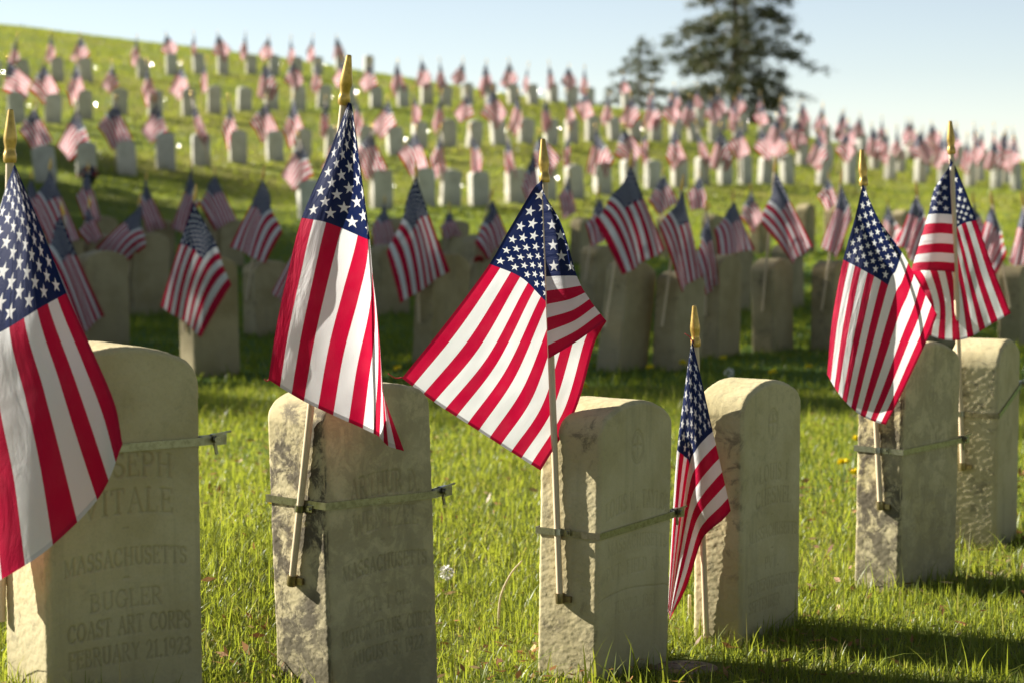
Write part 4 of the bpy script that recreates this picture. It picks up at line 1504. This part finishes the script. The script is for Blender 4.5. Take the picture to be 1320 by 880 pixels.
TM1, CM1 = broadleaf_meshes(12.5, 6.0, 3)
SHADE = [(-17, 18.2, 1.0, 0), (-16.2, 22.2, 1.05, 1.2), (-17.4, 26.2, 1.0, 2.4), (-16.6, 30.2, .92, 3.6), (-19, 35.2, .74, 4.6), (-24.5, 42.2, .92, 5.4), (-30, 51, .85, .7)]
SKY_BLOCK = [(13, -10, 1.0, .4), (18.5, -4, 1.05, 1.7), (22, 3.5, 1.0, 3.0), (7, -15, .95, 4.1), (26, 12, 1.05, 2.2)]  # unseen trees added to block the sky and warm the stone faces
for i, (x, y, s, r) in enumerate(SKY_BLOCK):
    o = empty('broadleaf_tree', (x, y, gz(x, y)), 'added unseen tree blocking sky light on the near side, %s of its line' % ordinal(i + 1), 'tree', 'added trees blocking sky light on the near side')
    o.scale = (s, s, s * 1.05)
    o.rotation_euler = (0, 0, r)
    link('trunk', TM1, o)
    link('crown', CM1, o)
for i, (x, y, s, r) in enumerate(SHADE):
    o = empty('broadleaf_tree', (x, y, gz(x, y)), 'leafy tree in the line left of the graves, %s from the front' % ordinal(i + 1), 'tree', 'trees in the line left of the graves')
    o.scale = (s, s, s * .86)
    o.rotation_euler = (0, 0, r)
    link('trunk', TM1, o)
    link('crown', CM1, o)


# ---------------------------------------------------------------- grass
def blades(name, X, Y, h, wd, seg, tint, lean, seed, label):
    """h, wd, tint arrays; each blade a bent tapering strip"""
    rs = np.random.default_rng(seed)
    n = len(X)
    Z = ground(X, Y) - .004
    a = rs.uniform(0, 2 * PI, n)
    side = np.stack([np.cos(a), np.sin(a), 0 * a], -1)
    b = a + PI / 2 + rs.normal(0, .5, n)
    bd = np.stack([np.cos(b), np.sin(b), 0 * b], -1)
    base = np.stack([X, Y, Z], -1)
    V = []
    for k in range(seg + 1):
        f = k / seg
        c = base + bd * (lean * h * f ** 1.8)[:, None] + np.array([0, 0, 1.0]) * (h * f * (1 - .28 * lean * f))[:, None]
        w = wd * (1 - f ** 1.6) * .5
        if k < seg:
            V += [c - side * w[:, None], c + side * w[:, None]]
        else:
            V += [c]
    nv = 2 * seg + 1
    V = np.stack(V, 1)
    o = (np.arange(n) * nv)[:, None]
    Q = [np.stack([o[:, 0] + 2 * k, o[:, 0] + 2 * k + 1, o[:, 0] + 2 * k + 3, o[:, 0] + 2 * k + 2], -1) for k in range(seg - 1)]
    Tn = np.stack([o[:, 0] + 2 * seg - 2, o[:, 0] + 2 * seg - 1, o[:, 0] + 2 * seg], -1)
    F = ([np.concatenate(Q)] if Q else []) + [Tn]
    me = mesh(name, V.reshape(-1, 3), F, M['grass'], attrs={'tint': np.repeat(tint, nv)})
    ob = link(name, me)
    tag(ob, label, None, None, 'stuff')


def keep_free(X, Y, m=.0):
    k = np.ones(len(X), bool)
    for fx, fy, th, w, t in FOOT:
        dx, dy = X - fx, Y - fy
        lx = dx * math.cos(th) + dy * math.sin(th)
        ly = -dx * math.sin(th) + dy * math.cos(th)
        k &= ~((np.abs(lx) < w / 2 + m) & (np.abs(ly) < t / 2 + m))
    k &= (X - pp[0]) ** 2 + (Y - pp[1]) ** 2 > .07 ** 2
    return k


def scatter(y0, y1, dens, marg, seed, power=1.0):
    rs = np.random.default_rng(seed)
    ym = (y0 + y1) / 2
    hw = y1 * .226 + marg
    n = int((y1 - y0) * 2 * hw * dens)
    X = rs.uniform(-hw, hw, n)
    Y = rs.uniform(y0, y1, n)
    k = np.abs(X) < Y * .226 + marg
    return X[k], Y[k]


def grass_zone(name, y0, y1, dens, marg, hmu, wmu, seg, seed, label, tall=.02, tm=.38, dd=.05):
    X, Y = scatter(y0, y1, dens, marg, seed)
    rs = np.random.default_rng(seed + 1)
    p = np.stack([X, Y, 0 * X], -1)
    patch = fbm(p * 1.5, 3, 21)
    fine = fbm(p * 7, 2, 31)
    k = keep_free(X, Y) & (rs.random(len(X)) < np.clip(1.05 - 1.1 * np.clip(fine + .45 * patch - .10, 0, 1), .22, 1))
    X, Y, patch, fine = X[k], Y[k], patch[k], fine[k]
    n = len(X)
    h = hmu * (.40 + .75 * rs.random(n) ** 1.4) * (1 + .50 * patch + .35 * fine)
    tl = rs.random(n) < tall
    h = np.where(tl, h * rs.uniform(1.4, 2.4, n), h)
    near = np.zeros(n)
    for fx, fy, th, w, t in FOOT[:6]:
        near = np.maximum(near, np.exp(-(((X - fx) ** 2 + (Y - fy) ** 2) / .03)))
    h = h * (1 + .35 * near)
    wd = wmu * rs.uniform(.45, 1.6, n)
    tint = np.clip(tm + .22 * patch + .28 * rs.normal(size=n) * .6, 0, .66)
    dead = rs.random(n) < (dd + .16 * near + .22 * np.clip(fine + .3, 0, 1) * np.clip(.35 - patch, 0, 1))
    tint = np.where(dead, rs.uniform(.8, 1, n), tint)
    h = np.where(dead, h * .72, h)
    lean = np.clip(rs.normal(.60, .55, n), .02, 2.0)
    blades(name, X, Y, h, wd, seg, tint, lean, seed + 2, label)


grass_zone('grass', 2.7, 5.2, 20000, .55, .040, .0026, 3, 41, 'sunlit grass between the front headstones', .05, .40, .10)
grass_zone('grass', 5.2, 9.6, 8000, 1.0, .046, .0036, 3, 51, 'bright grass behind the front headstones', .05, .48, .17)
grass_zone('grass', 9.6, 17, 1500, 1.8, .055, .0075, 2, 61, 'shaded grass around the second row', .02, -.05, .01)  # low tint: the shade here is also put into the blade colour
grass_zone('grass', 17, 34, 330, 4, .06, .014, 2, 71, 'grass at the foot of the hill', .01, .05, .02)
grass_zone('grass', 34, 84, 75, 7, .075, .032, 2, 81, 'grass on the hill', .01)



# tall weeds and seed stalks close to the camera side of the stones
def stalks():
    rs = np.random.default_rng(77)
    spots = [(20, 885, 7, .17), (45, 880, 5, .13), (5, 860, 4, .16), (700, 884, 6, .08), (765, 893, 7, .09), (822, 890, 8, .10), (860, 890, 10, .08), (1000, 872, 16, .06),
             (1105, 880, 10, .07), (1240, 870, 14, .065), (1290, 862, 12, .07), (930, 826, 16, .07), (1012, 800, 18, .07), (620, 870, 12, .05), (1255, 700, 18, .065), (1300, 690, 14, .07),
             (300, 880, 10, .06), (590, 886, 8, .06), (1130, 742, 12, .05), (1190, 744, 12, .05), (690, 872, 8, .05), (1060, 690, 10, .06), (270, 640, 12, .07), (340, 560, 10, .07)]
    X, Y, H = [], [], []
    for px, py, n, h in spots:
        p = hit(px, py)
        for k in range(n):
            X.append(p[0] + rs.normal(0, .035))
            Y.append(p[1] + rs.normal(0, .03))
            H.append(h * rs.uniform(.6, 1.35))
    X, Y, H = map(np.array, (X, Y, H))
    k = keep_free(X, Y)
    X, Y, H = X[k], Y[k], H[k]
    n = len(X)
    blades('tall_grass', X, Y, H, rs.uniform(.003, .006, n), 5, np.clip(rs.normal(.45, .2, n), 0, .7), np.clip(rs.normal(.5, .3, n), .05, 1.2), 78, 'taller grass blades round the front stones')
    # pale seed stalks
    X, Y = scatter(3.2, 9.0, 9, .3, 91)
    k = keep_free(X, Y)
    X, Y = X[k], Y[k]
    n = len(X)
    blades('seed_stalks', X, Y, rs.uniform(.07, .13, n), np.full(n, .0026), 4, rs.uniform(.8, 1, n), np.clip(rs.normal(.3, .2, n), .02, .8), 92, 'thin pale seed stalks in the grass')


stalks()


def thread(k, a, b, c, dz):
    f, p0, p1, Y0 = FL[k]
    cl = [o for o in f.children if o.name.startswith('cloth')][0]
    P = np.array([at(x, y, dz) for x, y in (a, b, c)]) - np.array(f.location)
    mb = MB()
    mb.tube(catmull(P, 9), np.linspace(.0014, .0007, 9), 5)
    link('loose_thread', mb.mesh('loose_thread', M['red']), cl)


thread(3, (519, 486), (510, 487), (500, 481), FL[3][3] - .04)
thread(4, (893, 441), (890, 435), (883, 430), FL[4][3] - .012)
thread(2, (347, 488), (344, 491), (341, 488), FL[2][3] - .055)


# fallen brown bits and clippings between the blades
def litter():
    rs = np.random.default_rng(123)
    X, Y = scatter(2.9, 8.5, 900, .4, 124)
    p = np.stack([X, Y, 0 * X], -1)
    pa = fbm(p * 1.5, 3, 21)
    near = np.zeros(len(X))
    for fx, fy, th, w, t in FOOT[:6]:
        near = np.maximum(near, np.exp(-(((X - fx) ** 2 + (Y - fy) ** 2) / .06)))
    k = keep_free(X, Y, .004) & (rs.random(len(X)) < np.clip(.10 + .5 * near + .6 * np.clip(-pa, 0, 1), 0, 1))
    X, Y = X[k], Y[k]
    n = len(X)
    c = np.stack([X, Y, ground(X, Y) + rs.uniform(.006, .030, n)], -1)
    a = rs.normal(size=(n, 3)) * np.array([1, 1, .35])
    a /= np.linalg.norm(a, axis=1)[:, None]
    b = np.cross(a, rs.normal(size=(n, 3)) * np.array([.4, .4, 1]))
    b /= np.linalg.norm(b, axis=1)[:, None]
    L = rs.uniform(.006, .018, n)[:, None]
    W = L * rs.uniform(.12, .45, n)[:, None]
    V = np.stack([c - a * L, c + b * W, c + a * L, c - b * W], 1).reshape(-1, 3)
    me = mesh('leaf_litter', V, np.arange(n * 4).reshape(-1, 4), M['litter'], attrs={'tint': np.repeat(rs.random(n), 4)})
    tag(link('leaf_litter', me), 'reddish brown dead bits lying in the grass', None, None, 'stuff')


M['litter'] = mat_leaf('dead_bits', (.16, .075, .030), (.30, .15, .055), (.40, .29, .15), .2, .02)
litter()
